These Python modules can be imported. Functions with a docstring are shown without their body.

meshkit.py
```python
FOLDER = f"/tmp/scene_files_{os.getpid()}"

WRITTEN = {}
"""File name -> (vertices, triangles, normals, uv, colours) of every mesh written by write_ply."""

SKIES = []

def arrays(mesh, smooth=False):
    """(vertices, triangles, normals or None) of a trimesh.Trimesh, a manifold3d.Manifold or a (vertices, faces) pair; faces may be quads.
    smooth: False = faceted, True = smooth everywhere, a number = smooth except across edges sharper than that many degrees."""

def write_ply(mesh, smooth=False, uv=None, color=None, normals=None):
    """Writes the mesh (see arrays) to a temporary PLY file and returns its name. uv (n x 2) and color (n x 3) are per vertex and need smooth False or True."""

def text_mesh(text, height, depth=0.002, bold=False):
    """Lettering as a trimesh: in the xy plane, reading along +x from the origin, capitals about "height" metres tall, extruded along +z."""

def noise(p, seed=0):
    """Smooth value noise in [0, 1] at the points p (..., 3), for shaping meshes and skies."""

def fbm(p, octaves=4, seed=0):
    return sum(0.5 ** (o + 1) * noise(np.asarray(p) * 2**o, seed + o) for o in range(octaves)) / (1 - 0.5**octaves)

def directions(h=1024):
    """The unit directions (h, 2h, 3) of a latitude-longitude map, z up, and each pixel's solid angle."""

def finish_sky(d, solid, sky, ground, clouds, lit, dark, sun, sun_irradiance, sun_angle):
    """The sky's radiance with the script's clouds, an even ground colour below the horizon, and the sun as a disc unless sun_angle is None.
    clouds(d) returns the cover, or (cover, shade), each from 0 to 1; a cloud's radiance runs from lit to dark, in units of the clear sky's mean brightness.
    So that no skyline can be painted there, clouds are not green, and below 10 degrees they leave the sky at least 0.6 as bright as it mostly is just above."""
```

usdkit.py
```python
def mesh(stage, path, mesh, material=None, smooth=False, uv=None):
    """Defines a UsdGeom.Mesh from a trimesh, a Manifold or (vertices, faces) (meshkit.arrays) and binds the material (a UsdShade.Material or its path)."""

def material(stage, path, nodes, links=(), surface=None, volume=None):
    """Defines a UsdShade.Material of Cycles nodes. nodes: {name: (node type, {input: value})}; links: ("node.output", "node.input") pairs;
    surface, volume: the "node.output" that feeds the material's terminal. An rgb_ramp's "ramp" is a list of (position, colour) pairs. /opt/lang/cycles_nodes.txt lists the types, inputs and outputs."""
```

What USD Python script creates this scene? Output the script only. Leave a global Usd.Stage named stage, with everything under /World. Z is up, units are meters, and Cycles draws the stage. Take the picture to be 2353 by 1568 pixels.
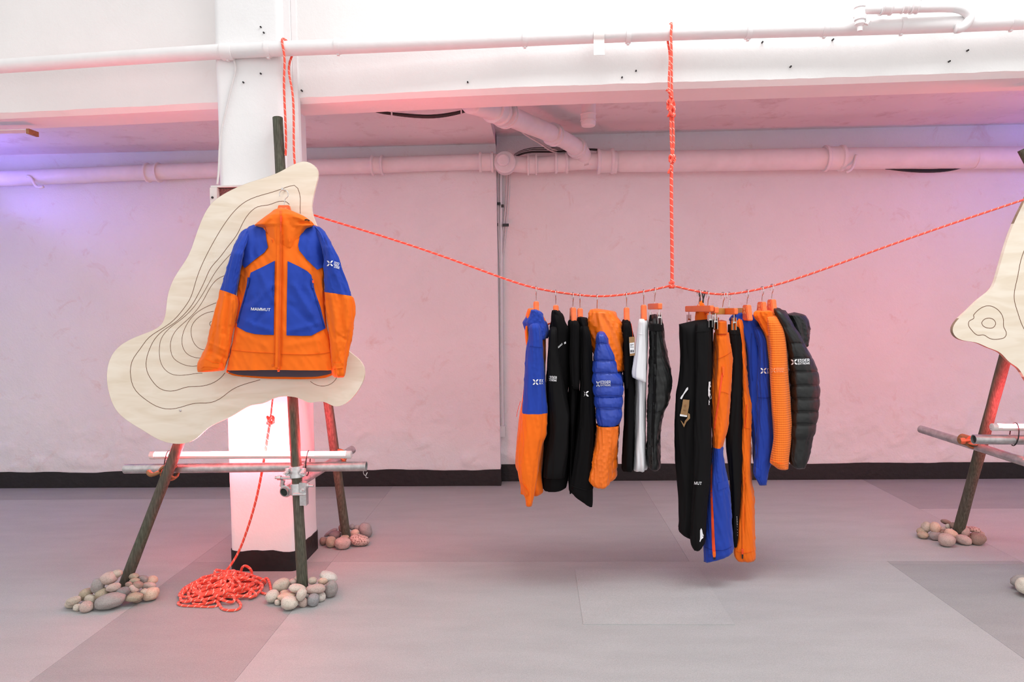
import math, random
import numpy as np, trimesh, usdkit, meshkit
from pxr import Usd, UsdGeom, UsdLux, UsdShade, Gf, Sdf, Vt
from scipy.interpolate import PchipInterpolator, LinearNDInterpolator, NearestNDInterpolator, splprep, splev
from scipy.spatial import Delaunay
from shapely.geometry import Polygon, Point, LineString
from shapely import contains_xy

stage = Usd.Stage.CreateInMemory()
UsdGeom.SetStageUpAxis(stage, UsdGeom.Tokens.z)
UsdGeom.SetStageMetersPerUnit(stage, 1.0)
UsdGeom.Xform.Define(stage, '/World')

# ------------------------------------------------------------------ camera
FPX, CX, CY, EYE = 1569.0, 1176.5, 784.0, 1.40
YAW, PITCH, ROLL = np.radians([2.0, 2.5, 0.8])
FWD = np.array([-np.sin(YAW)*np.cos(PITCH), np.cos(YAW)*np.cos(PITCH), -np.sin(PITCH)])
RGT0 = np.array([np.cos(YAW), np.sin(YAW), 0.0]); UP0 = np.cross(RGT0, FWD)
RGT = RGT0*np.cos(ROLL) - UP0*np.sin(ROLL); UPV = UP0*np.cos(ROLL) + RGT0*np.sin(ROLL)
CAM = np.array([0.0, 0.0, EYE])
cam = UsdGeom.Camera.Define(stage, '/World/camera')
mt = Gf.Matrix4d(*RGT, 0, *UPV, 0, *(-FWD), 0, *CAM, 1)
cam.AddTransformOp().Set(mt)
cam.CreateHorizontalApertureAttr(36.0); cam.CreateVerticalApertureAttr(36.0*1568/2353)
cam.CreateFocalLengthAttr(36.0*FPX/2353)
cam.CreateFStopAttr(0.0); cam.CreateFocusDistanceAttr(3.4)
cam.CreateClippingRangeAttr(Gf.Vec2f(0.05, 200))
cam.CreateExposureAttr(0.0)

# ------------------------------------------------------------------ light of the hall: soft daylight from the open hall and two big overhead panels
dome = UsdLux.DomeLight.Define(stage, '/World/hall_daylight')
dome.CreateIntensityAttr(0.355); dome.CreateColorAttr(Gf.Vec3f(1.0, 0.985, 0.98))
def rect(name, loc, target, w, h, inten, col):
    l = UsdLux.RectLight.Define(stage, '/World/'+name)
    l.CreateWidthAttr(w); l.CreateHeightAttr(h); l.CreateIntensityAttr(inten); l.CreateColorAttr(Gf.Vec3f(*col))
    d = np.array(loc, float) - np.array(target, float); d /= np.linalg.norm(d)
    x = np.cross([0, 1, 0] if abs(d[2]) > .9 else [0, 0, 1], d); x /= np.linalg.norm(x); y = np.cross(d, x)
    l.AddTransformOp().Set(Gf.Matrix4d(*x, 0, *y, 0, *d, 0, *map(float, loc), 1))
rect('skylight_panel', (1.15, 2.4, 4.5), (1.05, 2.75, 0), 2.8, 1.0, 9.6, (0.98, 0.99, 1.0))
rect('hall_window', (2.4, -2.4, 2.7), (1.2, 3.6, 1.7), 3.6, 2.2, 1.1, (1.0, 0.99, 0.97))

# ------------------------------------------------------------------ helpers
def ray(px, py): return FWD + (px-CX)/FPX*RGT - (py-CY)/FPX*UPV
def at(px, py, Y):
    d = ray(px, py); return CAM + d*(Y/d[1])
def onfloor(px, py, z=0.0):
    d = ray(px, py); return CAM + d*((z-EYE)/d[2])
def toplane(px, py, Y):
    px = np.asarray(px, float); py = np.asarray(py, float); Y = np.asarray(Y, float)
    d = FWD + ((px-CX)/FPX)[..., None]*RGT - ((py-CY)/FPX)[..., None]*UPV
    return CAM + d*(Y/d[..., 1])[..., None]
def project(p):
    v = np.asarray(p, float)-CAM; z = v@FWD
    return CX+FPX*(v@RGT)/z, CY-FPX*(v@UPV)/z
A_ = lambda c: np.array([1160+c[0]/2.9025, 640+c[1]/2.9025])
B_ = lambda c: np.array([1530+c[0]/2.376, 640+c[1]/2.376])
J_ = lambda c: np.array([400+c[0]/2.904, 360+c[1]/2.904])
used, LOC = {}, {}
def path_of(name, parent=None):
    base = (parent.GetPath().pathString if parent is not None else '/World')+'/'+name
    n = used.get(base, -1)+1; used[base] = n
    return base if n == 0 else '%s_%03d' % (base, n)
def obj(name, mesh, mat, parent=None, smooth=False, label=None, cat=None, group=None, kind=None, uv=None):
    if parent is not None:
        o = LOC.get('/'.join(parent.GetPath().pathString.split('/')[:3]))
        if o is not None: mesh = rel(mesh, o)
    m = usdkit.mesh(stage, path_of(name, parent), mesh, M[mat], smooth=smooth, uv=uv).GetPrim()
    return tag(m, label, cat, group, kind)
def tag(p, label=None, cat=None, group=None, kind=None):
    for k, v in (('label', label), ('category', cat), ('group', group), ('kind', kind)):
        if v: p.SetCustomDataByKey(k, v)
    return p
def thing(name, label, cat, loc=(0, 0, 0), rz=0.0, group=None, kind=None, local=False):
    x = UsdGeom.Xform.Define(stage, path_of(name))
    x.AddTranslateOp().Set(Gf.Vec3d(*map(float, loc))); x.AddRotateZOp().Set(float(rz))
    if not local: LOC[x.GetPath().pathString] = np.asarray(loc, float)
    return tag(x.GetPrim(), label, cat, group, kind)
def dup(root, loc, rz, label, group=None):
    was = root.GetCustomData()
    r = thing(root.GetName().rstrip('_0123456789'), label, was['category'], loc, rz, group or was.get('group'), local=True)
    r.GetReferences().AddInternalReference(root.GetPath()); r.SetInstanceable(True)
    return r
cat_ = trimesh.util.concatenate
def rel(mesh, loc):
    """moves a mesh made in world coordinates into the frame of a thing standing at loc"""
    m = mesh.copy(); m.apply_translation(-np.asarray(loc, float)); return m
def box(lo, hi):
    m = trimesh.creation.box([hi[i]-lo[i] for i in range(3)]); m.apply_translation([(hi[i]+lo[i])/2 for i in range(3)]); return m
def frame_of(d):
    d = d/np.linalg.norm(d); a = np.array([0, 0, 1.0]) if abs(d[2]) < .9 else np.array([1.0, 0, 0])
    x = np.cross(a, d); x /= np.linalg.norm(x); return x, np.cross(d, x), d
def tube(pts, r, n=14, caps=True, uvk=None):
    """swept round tube along pts; r a number or one radius per point. with uvk returns (mesh, uv): u = metres along, v = turn."""
    P = np.asarray(pts, float); k = len(P); r = np.broadcast_to(np.asarray(r, float), k)
    T = np.gradient(P, axis=0); T /= np.maximum(np.linalg.norm(T, axis=1, keepdims=True), 1e-12)
    x, y, _ = frame_of(T[0]); V = []; ang = np.linspace(0, 2*np.pi, n+1 if uvk else n, endpoint=bool(uvk)); c = len(ang)
    for i in range(k):
        x = x - T[i]*(x@T[i]); x /= np.linalg.norm(x); y = np.cross(T[i], x)
        V.append(P[i] + r[i]*(np.cos(ang)[:, None]*x + np.sin(ang)[:, None]*y))
    V = np.vstack(V); F = []
    for i in range(k-1):
        a = np.arange(c-1 if uvk else c); b = (a+1) if uvk else (a+1) % c
        F.append(np.stack([i*c+a, i*c+b, (i+1)*c+b], 1)); F.append(np.stack([i*c+a, (i+1)*c+b, (i+1)*c+a], 1))
    if caps:
        m0 = len(V); V = np.vstack([V, P[:1], P[-1:]])
        a = np.arange(c-1 if uvk else c); b = (a+1) if uvk else (a+1) % c
        F.append(np.stack([b, a, np.full(len(a), m0)], 1)); F.append(np.stack([(k-1)*c+a, (k-1)*c+b, np.full(len(a), m0+1)], 1))
    mesh = trimesh.Trimesh(V, np.vstack(F), process=False)
    if uvk:
        s = np.concatenate([[0], np.cumsum(np.linalg.norm(np.diff(P, axis=0), axis=1))])
        uv = np.stack([np.repeat(s, c), np.tile(ang/(2*np.pi), k)], 1)
        if caps: uv = np.vstack([uv, [[0, 0], [s[-1], 0]]])
        return mesh, uv
    return mesh
def spline(pts, n=60, s=0.0):
    P = np.asarray(pts, float)
    k = min(3, len(P)-1); tck, u = splprep(P.T, s=s, k=k); return np.array(splev(np.linspace(0, 1, n), tck)).T
def bar(a, b, r, n=20): return tube([a, b], r, n)
def hollow(a, b, r, t=.004, n=28):
    a, b = np.asarray(a, float), np.asarray(b, float); x, y, d = frame_of(b-a)
    ang = np.linspace(0, 2*np.pi, n, endpoint=False); ring = np.cos(ang)[:, None]*x+np.sin(ang)[:, None]*y
    V = np.vstack([a+r*ring, b+r*ring, b+(r-t)*ring, a+(r-t)*ring]); F = []
    i = np.arange(n); j = (i+1) % n
    for k in range(4):
        p, q = k*n, ((k+1) % 4)*n
        F += [np.stack([p+i, p+j, q+j], 1), np.stack([p+i, q+j, q+i], 1)]
    return trimesh.Trimesh(V, np.vstack(F), process=False)
def extrude(poly, t, origin, ex, ey, ez):
    """extrudes a 2-D polygon (metres) by t along ez from origin"""
    m = trimesh.creation.extrude_polygon(poly, t, engine='earcut')
    m.vertices = np.asarray(origin) + m.vertices[:, :1]*ex + m.vertices[:, 1:2]*ey + m.vertices[:, 2:]*ez
    m.fix_normals() if False else None
    return m
fbm, noise = meshkit.fbm, meshkit.noise

# ------------------------------------------------------------------ lofted cloth: rows (py, left px, right px[, half depth[, centre Y[, tilt px]]])
def loft(rows, Y, dep, n=56, m=90, e=2.3, fold=.006, fs=(14., 3.), seed=0, puff=None, pq=.16, conv=None, wr=.0, capz=True, opentop=False, rt=True, rb=True):
    R = []
    for r in rows:
        py, l, rr = r[:3]
        if conv is not None:
            (l, py), (rr, _) = conv((l, py)), conv((rr, py))
        R.append((py, l, rr, r[3] if len(r) > 3 and r[3] else dep, r[4] if len(r) > 4 and r[4] else Y, (r[5] if len(r) > 5 else 0)))
    R = np.array(R, float)
    o = np.argsort(R[:, 0], kind='stable'); R = R[o]
    f = PchipInterpolator(R[:, 0], R[:, 1:], axis=0)
    t = np.linspace(0, 1, m); t = (t + .06*np.sin(2*np.pi*t)*-1) if False else t
    py = R[0, 0] + t*(R[-1, 0]-R[0, 0]); q = f(py)
    l, r, d, yc, tl = q.T
    # round the depth off at both ends
    rnd = lambda s: np.sqrt(np.clip(1-(1-np.clip(s/.06, 0, 1))**2, 0, 1))
    d = d*(.35+.65*rnd(t) if rt else 1)*(.55+.45*rnd(1-t) if rb else 1)
    PL, PR = toplane(l, py-tl/2, yc), toplane(r, py+tl/2, yc)
    C, W = (PL+PR)/2, (PR-PL)/2
    D = C-CAM; D[:, 2] = 0; D /= np.linalg.norm(D, axis=1, keepdims=True)
    th = np.linspace(0, 2*np.pi, n, endpoint=False)
    c, s = np.cos(th), np.sin(th)
    cu = np.sign(c)*np.abs(c)**(2/e); su = np.sign(s)*np.abs(s)**(2/e)
    Z = C[:, 2]
    amp = np.ones((m, n))
    ph = np.stack([np.broadcast_to(c*fs[0]*.16, (m, n)), np.broadcast_to(s*fs[0]*.16, (m, n)), np.broadcast_to((Z*fs[1])[:, None], (m, n))], -1)+seed*7.3
    disp = (fbm(ph, 4, seed)-.5)*2*fold*1.6
    if wr:
        k1 = noise(np.stack([ph[..., 0]*1.4+Z[:, None]*9, ph[..., 1]*1.4, Z[:, None]*17+ph[..., 0]*2], -1), seed+5)
        disp += wr*(1-np.abs(2*k1-1))**3
    if puff is not None:
        zz = np.asarray([conv((0, p))[1] if conv is not None else p for p in puff], float)
        ed = np.concatenate([[zz[0]-(zz[1]-zz[0])], zz, [zz[-1]+(zz[-1]-zz[-2])]])
        i = np.clip(np.searchsorted(ed, py)-1, 0, len(ed)-2); u = np.clip((py-ed[i])/(ed[i+1]-ed[i]), 0, 1)
        prof = np.sqrt(np.clip(1-(2*u-1)**2, 0, 1))
        amp *= (1-pq*(1-prof))[:, None]
        cr = noise(np.stack([np.broadcast_to(th*9, (m, n)), np.broadcast_to(i[:, None]*3.7, (m, n)), np.zeros((m, n))], -1), seed+9)
        disp += (cr-.5)*.007*(1-prof)[:, None] + (noise(np.stack([np.broadcast_to(th*22, (m, n)), np.broadcast_to(py[:, None]/6, (m, n)), np.zeros((m, n))], -1), seed+3)-.5)*.003
    wl = np.linalg.norm(W, axis=1)
    Wd = W/np.maximum(wl, 1e-9)[:, None]
    V = C[:, None]+ (amp*(wl[:, None]*cu[None])+disp*c[None])[..., None]*Wd[:, None] + (amp*(d[:, None]*su[None])+disp*s[None])[..., None]*D[:, None]
    V = V.reshape(-1, 3); F = []
    a = np.arange(n); b = (a+1) % n
    for i in range(m-1):
        F += [np.stack([i*n+a, (i+1)*n+b, i*n+b], 1), np.stack([i*n+a, (i+1)*n+a, (i+1)*n+b], 1)]
    k = len(V); V = np.vstack([V, C[:1]+[0, 0, .25*min(d[0], wl[0])], C[-1:]+[0, 0, .004]])
    F += [np.stack([b, np.full(n, k), a], 1)] if rt and not opentop else []
    if capz: F += [np.stack([(m-1)*n+a, np.full(n, k+1), (m-1)*n+b], 1)]
    mm = trimesh.Trimesh(V, np.vstack(F)[:, ::-1], process=False)
    if mm.volume < 0: mm.invert()
    return mm
def crease(m, strokes, conv=None):
    """soft folds: each stroke (x0, y0, x1, y1, height, width) lifts or sinks the cloth along a line on the side turned to the hall"""
    nv = m.vertex_normals; v = m.vertices.copy(); x, y = project(v); d = v-CAM; d /= np.linalg.norm(d, axis=1, keepdims=True); f = np.clip(-(nv*d).sum(1), 0, 1); k = 1.0
    if conv is not None: k = abs(conv((1, 0))[0]-conv((0, 0))[0])
    tot = np.zeros(len(v))
    for x0, y0, x1, y1, h, w in strokes:
        a, b = np.array(conv((x0, y0)) if conv else (x0, y0)), np.array(conv((x1, y1)) if conv else (x1, y1)); q = b-a; L = q@q
        t = ((x-a[0])*q[0]+(y-a[1])*q[1])/L; tc = np.clip(t, 0, 1); r = np.hypot(x-a[0]-tc*q[0], y-a[1]-tc*q[1])/(w*k)
        tot += h*np.exp(-r*r)
    m.vertices = v-d*(tot*np.clip(f*1.6, 0, 1))[:, None]; return m
class Surf:
    """the side of a cloth mesh turned to the hall, as depth over the picture of it"""
    def __init__(self, *ms):
        P, Yv = [], []
        for mesh in ms:
            nv = mesh.vertex_normals; v = mesh.vertices; s = (nv*(v-CAM)).sum(1)
            if (s > 0).mean() > .5 and False: s = -s
            k = s < -.02; x, y = project(v[k]); P.append(np.stack([x, y], 1)); Yv.append(v[k][:, 1])
        P, Yv = np.vstack(P), np.concatenate(Yv)
        self.f = LinearNDInterpolator(P, Yv); self.g = NearestNDInterpolator(P, Yv)
    def __call__(self, x, y):
        q = np.stack([np.asarray(x, float), np.asarray(y, float)], -1)
        v = self.f(q); w = self.g(q); return np.where(np.isnan(v), w, v)
def patch(poly, surf, off=.0025, step=7.0, thick=.005, bulge=0.0):
    """thin closed panel over a polygon of picture points, lying on the surface surf"""
    g = Polygon(poly).buffer(0)
    if g.geom_type != 'Polygon': g = max(g.geoms, key=lambda a: a.area)
    b = np.array(g.exterior.segmentize(step).coords)[:-1]
    x0, y0, x1, y1 = g.bounds
    gx, gy = np.meshgrid(np.arange(x0, x1, step), np.arange(y0, y1, step)); gi = np.stack([gx.ravel(), gy.ravel()], 1)
    gi = gi[contains_xy(g.buffer(-step*.45), gi[:, 0], gi[:, 1])] if len(gi) else gi
    P = np.vstack([b, gi]); T = Delaunay(P).simplices; c = P[T].mean(1); T = T[contains_xy(g, c[:, 0], c[:, 1])]
    a = P[T]; area = (a[:, 1, 0]-a[:, 0, 0])*(a[:, 2, 1]-a[:, 0, 1])-(a[:, 1, 1]-a[:, 0, 1])*(a[:, 2, 0]-a[:, 0, 0])
    T = T[np.abs(area) > 1e-6]; area = area[np.abs(area) > 1e-6]; T = np.where((area < 0)[:, None], T[:, ::-1], T)
    Yf = surf(P[:, 0], P[:, 1]) - off
    if bulge:
        e = np.array([g.exterior.distance(Point(p)) for p in P]); Yf = Yf - bulge*np.clip(e/14., 0, 1)
    k = len(P); V = np.vstack([toplane(P[:, 0], P[:, 1], Yf), toplane(P[:, 0], P[:, 1], Yf+thick)])
    nb = len(b); i = np.arange(nb); j = (i+1) % nb
    E = np.vstack([np.stack([i, j, k+j], 1), np.stack([i, k+j, k+i], 1)])
    if g.exterior.is_ccw: E = E[:, ::-1]
    # picture y runs down: clockwise in (x, y) faces the camera
    return trimesh.Trimesh(V, np.vstack([T[:, ::-1], T+k, E[:, ::-1] if False else E]), process=False)
def ribbon(pts, w, surf, off=.003, n=50, thick=.004, smooth=True):
    P = spline(pts, n) if smooth and len(pts) > 2 else np.array([np.asarray(pts[0])+(np.asarray(pts[-1])-pts[0])*t for t in np.linspace(0, 1, n)]) if len(pts) == 2 else np.asarray(pts, float)
    w = np.broadcast_to(w, len(P)); T = np.gradient(P, axis=0); T /= np.linalg.norm(T, axis=1, keepdims=True); N = np.stack([-T[:, 1], T[:, 0]], 1)
    L, R_ = P-N*w[:, None]/2, P+N*w[:, None]/2
    k = len(P); Q = np.vstack([L, R_]); Yf = surf(Q[:, 0], Q[:, 1])-off if callable(surf) else np.full(2*k, surf-off)
    V = np.vstack([toplane(Q[:, 0], Q[:, 1], Yf), toplane(Q[:, 0], Q[:, 1], Yf+thick)]); F = []
    i = np.arange(k-1)
    for a, b_ in ((0, k), (3*k, 2*k)): F += [np.stack([a+i, a+i+1, b_+i+1], 1), np.stack([a+i, b_+i+1, b_+i], 1)]
    for a, b_ in ((2*k, 0), (k, 3*k)): F += [np.stack([a+i, a+i+1, b_+i+1], 1), np.stack([a+i, b_+i+1, b_+i], 1)]
    return trimesh.Trimesh(V, np.vstack(F), process=False)
def lettering(text, x, y, w, h, surf, off=.004, bold=True, ang=0.0, shear=0.0):
    """flat print on surf: baseline from picture point (x, y), w wide, capitals h tall, turned by ang degrees (clockwise)"""
    t = meshkit.text_mesh(text, 1.0, .2, bold); v = t.vertices; v[:, 0] -= v[:, 0].min()
    ca, sa = math.cos(math.radians(ang)), math.sin(math.radians(ang)); k = w/v[:, 0].max()
    X = v[:, 0]*k+v[:, 1]*shear*h; Yy = -v[:, 1]*h
    P = np.stack([x+X*ca-Yy*sa, y+X*sa+Yy*ca], 1)
    Yf = surf(P[:, 0], P[:, 1])-off if callable(surf) else np.full(len(P), surf-off)
    t.vertices = toplane(P[:, 0], P[:, 1], Yf-.0006*(v[:, 2] > .1)); return t
PET = np.array([(-1, .95), (-.48, .95), (-.12, .44), (-.12, .12), (-.40, .12), (-.76, .5)])
def xmark(c, sx, sy, surf, off=.004, rot=0.0):
    out = []; cr, sr = math.cos(rot), math.sin(rot)
    for ax in (1, -1):
        for ay in (1, -1):
            p = PET*[ax*sx, ay*sy]; p = np.stack([p[:, 0]*cr-p[:, 1]*sr, p[:, 0]*sr+p[:, 1]*cr], 1)
            out.append(patch(np.asarray(c)+p, surf, off, 4.0, .002))
    return cat_(out)

# ------------------------------------------------------------------ materials
M = {}
def mat(name, nodes, links, surface='p.BSDF', volume=None):
    M[name] = usdkit.material(stage, '/World/Looks/'+name, nodes, links, surface=surface, volume=volume)
UsdGeom.Scope.Define(stage, '/World/Looks')
def plain(name, col, rough=.5, metal=0.0, spec=.5, var=.12, scale=18., bump=.0, bscale=120., sheen=0., coat=0., bdist=.002, detail=4., col2=None):
    c2 = col2 or [min(1., x*(1-var)) for x in col]
    n = {'tc': ('texture_coordinate', {}), 'n': ('noise_texture', {'scale': scale, 'detail': detail, 'roughness': .6}),
         'r': ('rgb_ramp', {'ramp': [(.3, c2), (.7, col)]}),
         'p': ('principled_bsdf', {'roughness': rough, 'metallic': metal, 'specular_ior_level': spec, 'sheen_weight': sheen, 'coat_weight': coat})}
    l = [('tc.object', 'n.vector'), ('n.fac', 'r.fac'), ('r.color', 'p.base_color')]
    if bump:
        n['b'] = ('noise_texture', {'scale': bscale, 'detail': 3.0}); n['bp'] = ('bump', {'strength': bump, 'distance': bdist})
        l += [('tc.object', 'b.vector'), ('b.fac', 'bp.height'), ('bp.normal', 'p.normal')]
    mat(name, n, l)
ORANGE, BLUE, BLACK = (.94, .165, .005), (.016, .054, .39), (.0055, .005, .0055)
def cloth(name, col, rough=.75, weave=900., sheen=.12, var=.10, spec=.25, bump=.25, bands=None, grid=None):
    n = {'g': ('geometry', {}), 'n': ('noise_texture', {'scale': 9.0, 'detail': 5.0}), 'w': ('noise_texture', {'scale': weave, 'detail': 1.0}),
         'w2': ('noise_texture', {'scale': 26.0, 'detail': 4.0, 'distortion': .6}),
         'r': ('rgb_ramp', {'ramp': [(.3, [x*(1-var) for x in col]), (.7, col)]}),
         'ma': ('math', {'math_type': 'multiply_add', 'value2': .35}), 'bp': ('bump', {'strength': bump, 'distance': .003}),
         'p': ('principled_bsdf', {'roughness': rough, 'specular_ior_level': spec, 'sheen_weight': sheen, 'sheen_roughness': .4})}
    l = [('g.position', 'n.vector'), ('g.position', 'w.vector'), ('g.position', 'w2.vector'), ('n.fac', 'r.fac'),
         ('w.fac', 'ma.value1'), ('w2.fac', 'ma.value3'), ('ma.value', 'bp.height'), ('bp.normal', 'p.normal')]
    last = 'r.color'
    if grid:
        n['sx'] = ('separate_xyz', {})
        l.append(('g.position', 'sx.vector'))
        for ax in 'xz':
            n['m'+ax] = ('math', {'math_type': 'multiply', 'value2': grid}); n['f'+ax] = ('math', {'math_type': 'fraction'}); n['t'+ax] = ('math', {'math_type': 'less_than', 'value2': .16})
            l += [('sx.'+ax, f'm{ax}.value1'), (f'm{ax}.value', f'f{ax}.value1'), (f'f{ax}.value', f't{ax}.value1')]
        n['mx2'] = ('math', {'math_type': 'maximum'}); n['mc'] = ('mix', {'color2': [x*.78 for x in col]}); n['dm'] = ('math', {'math_type': 'multiply', 'value2': .8})
        l += [('tx.value', 'mx2.value1'), ('tz.value', 'mx2.value2'), ('mx2.value', 'dm.value1'), ('dm.value', 'mc.fac'), (last, 'mc.color1')]; last = 'mc.color'
    l.append((last, 'p.base_color')); mat(name, n, l)
cloth('shell_orange', ORANGE); cloth('shell_blue', BLUE); cloth('shell_black', BLACK, spec=.14, sheen=.0)
cloth('knit_black', (.006, .0055, .006), rough=.9, sheen=.0, spec=.10, bump=.4)
cloth('knit_white', (.80, .80, .83), rough=.85, sheen=.1, var=.03)
cloth('puffer_orange', (.95, .18, .005), rough=.42, spec=.45, sheen=.05, grid=125.)
cloth('puffer_blue', (.014, .052, .40), rough=.36, spec=.5, sheen=.05, grid=125.)
cloth('puffer_black', (.008, .009, .009), rough=.36, spec=.45, sheen=.0, bump=.6)
cloth('lining_grey', (.10, .085, .11)); cloth('zip_red', (.95, .085, .02), rough=.5); cloth('zip_orange', (.98, .15, .01), rough=.5)
cloth('zip_blue', (.012, .04, .30), rough=.5); cloth('seam_black', (.004, .004, .004), rough=.8); cloth('seam_orange', (.70, .11, .004), rough=.7); cloth('seam_blue', (.008, .03, .26), rough=.7)
cloth('print_white', (.86, .86, .88), rough=.6, var=.02, sheen=0); cloth('print_pale_orange', (1.0, .38, .16), rough=.6, var=.05)
# waffle fleece: raised rows of little cells
mat('waffle_orange', {'g': ('geometry', {}), 's': ('separate_xyz', {}), 'a': ('math', {'math_type': 'multiply', 'value2': 560.}), 'b': ('math', {'math_type': 'multiply', 'value2': 700.}),
    'sa': ('math', {'math_type': 'sine'}), 'sb': ('math', {'math_type': 'sine'}), 'm': ('math', {'math_type': 'multiply'}), 'ad': ('math', {'math_type': 'multiply_add', 'value2': .9}),
    'r': ('rgb_ramp', {'ramp': [(0., (.88, .15, .005)), (.45, (.95, .18, .006)), (1., (.97, .20, .007))]}), 'mr': ('map_range', {'from_min': -1.4, 'from_max': 1.2}),
    'bp': ('bump', {'strength': .4, 'distance': .0025}), 'p': ('principled_bsdf', {'roughness': .85, 'sheen_weight': .15})},
    [('g.position', 's.vector'), ('s.z', 'a.value1'), ('s.x', 'b.value1'), ('a.value', 'sa.value1'), ('b.value', 'sb.value1'), ('sa.value', 'ad.value1'), ('sb.value', 'm.value1'), ('m.value', 'ad.value3'),
     ('ad.value', 'mr.value'), ('mr.result', 'r.fac'), ('r.color', 'p.base_color'), ('ad.value', 'bp.height'), ('bp.normal', 'p.normal')])
# rope: red-orange sheath with a pale spiralling fleck (u metres along, v turn)
def rope_mat(name, base, fleck, freq):
    mat(name, {'tc': ('texture_coordinate', {}), 's': ('separate_xyz', {}), 'k': ('math', {'math_type': 'multiply_add', 'value2': freq}), 'fr': ('math', {'math_type': 'fraction'}),
        'n': ('noise_texture', {'scale': 30., 'detail': 2.}), 'th': ('math', {'math_type': 'less_than', 'value2': .13}), 'c': ('mix', {'color1': base, 'color2': fleck}),
        'w': ('wave_texture', {'scale': 160., 'distortion': 1.}), 'bp': ('bump', {'strength': .5, 'distance': .001}), 'p': ('principled_bsdf', {'roughness': .7, 'sheen_weight': .2})},
        [('tc.UV', 's.vector'), ('s.x', 'k.value1'), ('s.y', 'k.value3'), ('k.value', 'fr.value1'), ('fr.value', 'th.value1'), ('th.value', 'c.fac'), ('c.color', 'p.base_color'),
         ('tc.UV', 'w.vector'), ('w.fac', 'bp.height'), ('bp.normal', 'p.normal')])
rope_mat('rope_red', (.95, .085, .045), (.95, .50, .40), 30.)
# plaster walls: white paint, worn and blotched
def plaster(name, base, stain, amount, bump=.35, lo=.62, hi=.74, dist=.8):
    n = {'g': ('geometry', {}), 'n1': ('noise_texture', {'scale': 1.1, 'detail': 6., 'roughness': .62}), 'n2': ('noise_texture', {'scale': 5.5, 'detail': 7., 'roughness': .7, 'distortion': dist}),
         'n3': ('noise_texture', {'scale': 55., 'detail': 5., 'roughness': .65}), 'r1': ('rgb_ramp', {'ramp': [(.35, [x*.93 for x in base]), (.65, base)]}),
         'r2': ('rgb_ramp', {'ramp': [(lo, (0, 0, 0)), (hi, (amount, amount, amount))]}), 'mx': ('mix', {'color2': stain}),
         'ad': ('math', {'math_type': 'multiply_add', 'value2': .5}), 'bp': ('bump', {'strength': bump, 'distance': .012}), 'p': ('principled_bsdf', {'roughness': .7, 'specular_ior_level': .25})}
    l = [('g.position', 'n1.vector'), ('g.position', 'n2.vector'), ('g.position', 'n3.vector'), ('n1.fac', 'r1.fac'), ('n2.fac', 'r2.fac'), ('r2.color', 'mx.fac'), ('r1.color', 'mx.color1'),
         ('n3.fac', 'ad.value1'), ('n2.fac', 'ad.value3'), ('ad.value', 'bp.height'), ('bp.normal', 'p.normal'), ('mx.color', 'p.base_color')]
    mat(name, n, l)
plaster('wall_paint', (.80, .785, .79), (.62, .42, .38), .5, bump=.6, lo=.58, hi=.76)
plaster('ceiling_paint', (.76, .73, .74), (.36, .20, .18), .5, lo=.54, hi=.80, dist=.25)
plaster('beam_paint', (.83, .82, .81), (.70, .62, .58), .25, bump=.22, lo=.64)
plaster('column_paint', (.83, .82, .82), (.72, .66, .64), .22, bump=.2, lo=.64)
plain('pipe_paint', (.80, .775, .775), .45, spec=.4, var=.06, scale=9., bump=.25, bscale=40., bdist=.004)
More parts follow.
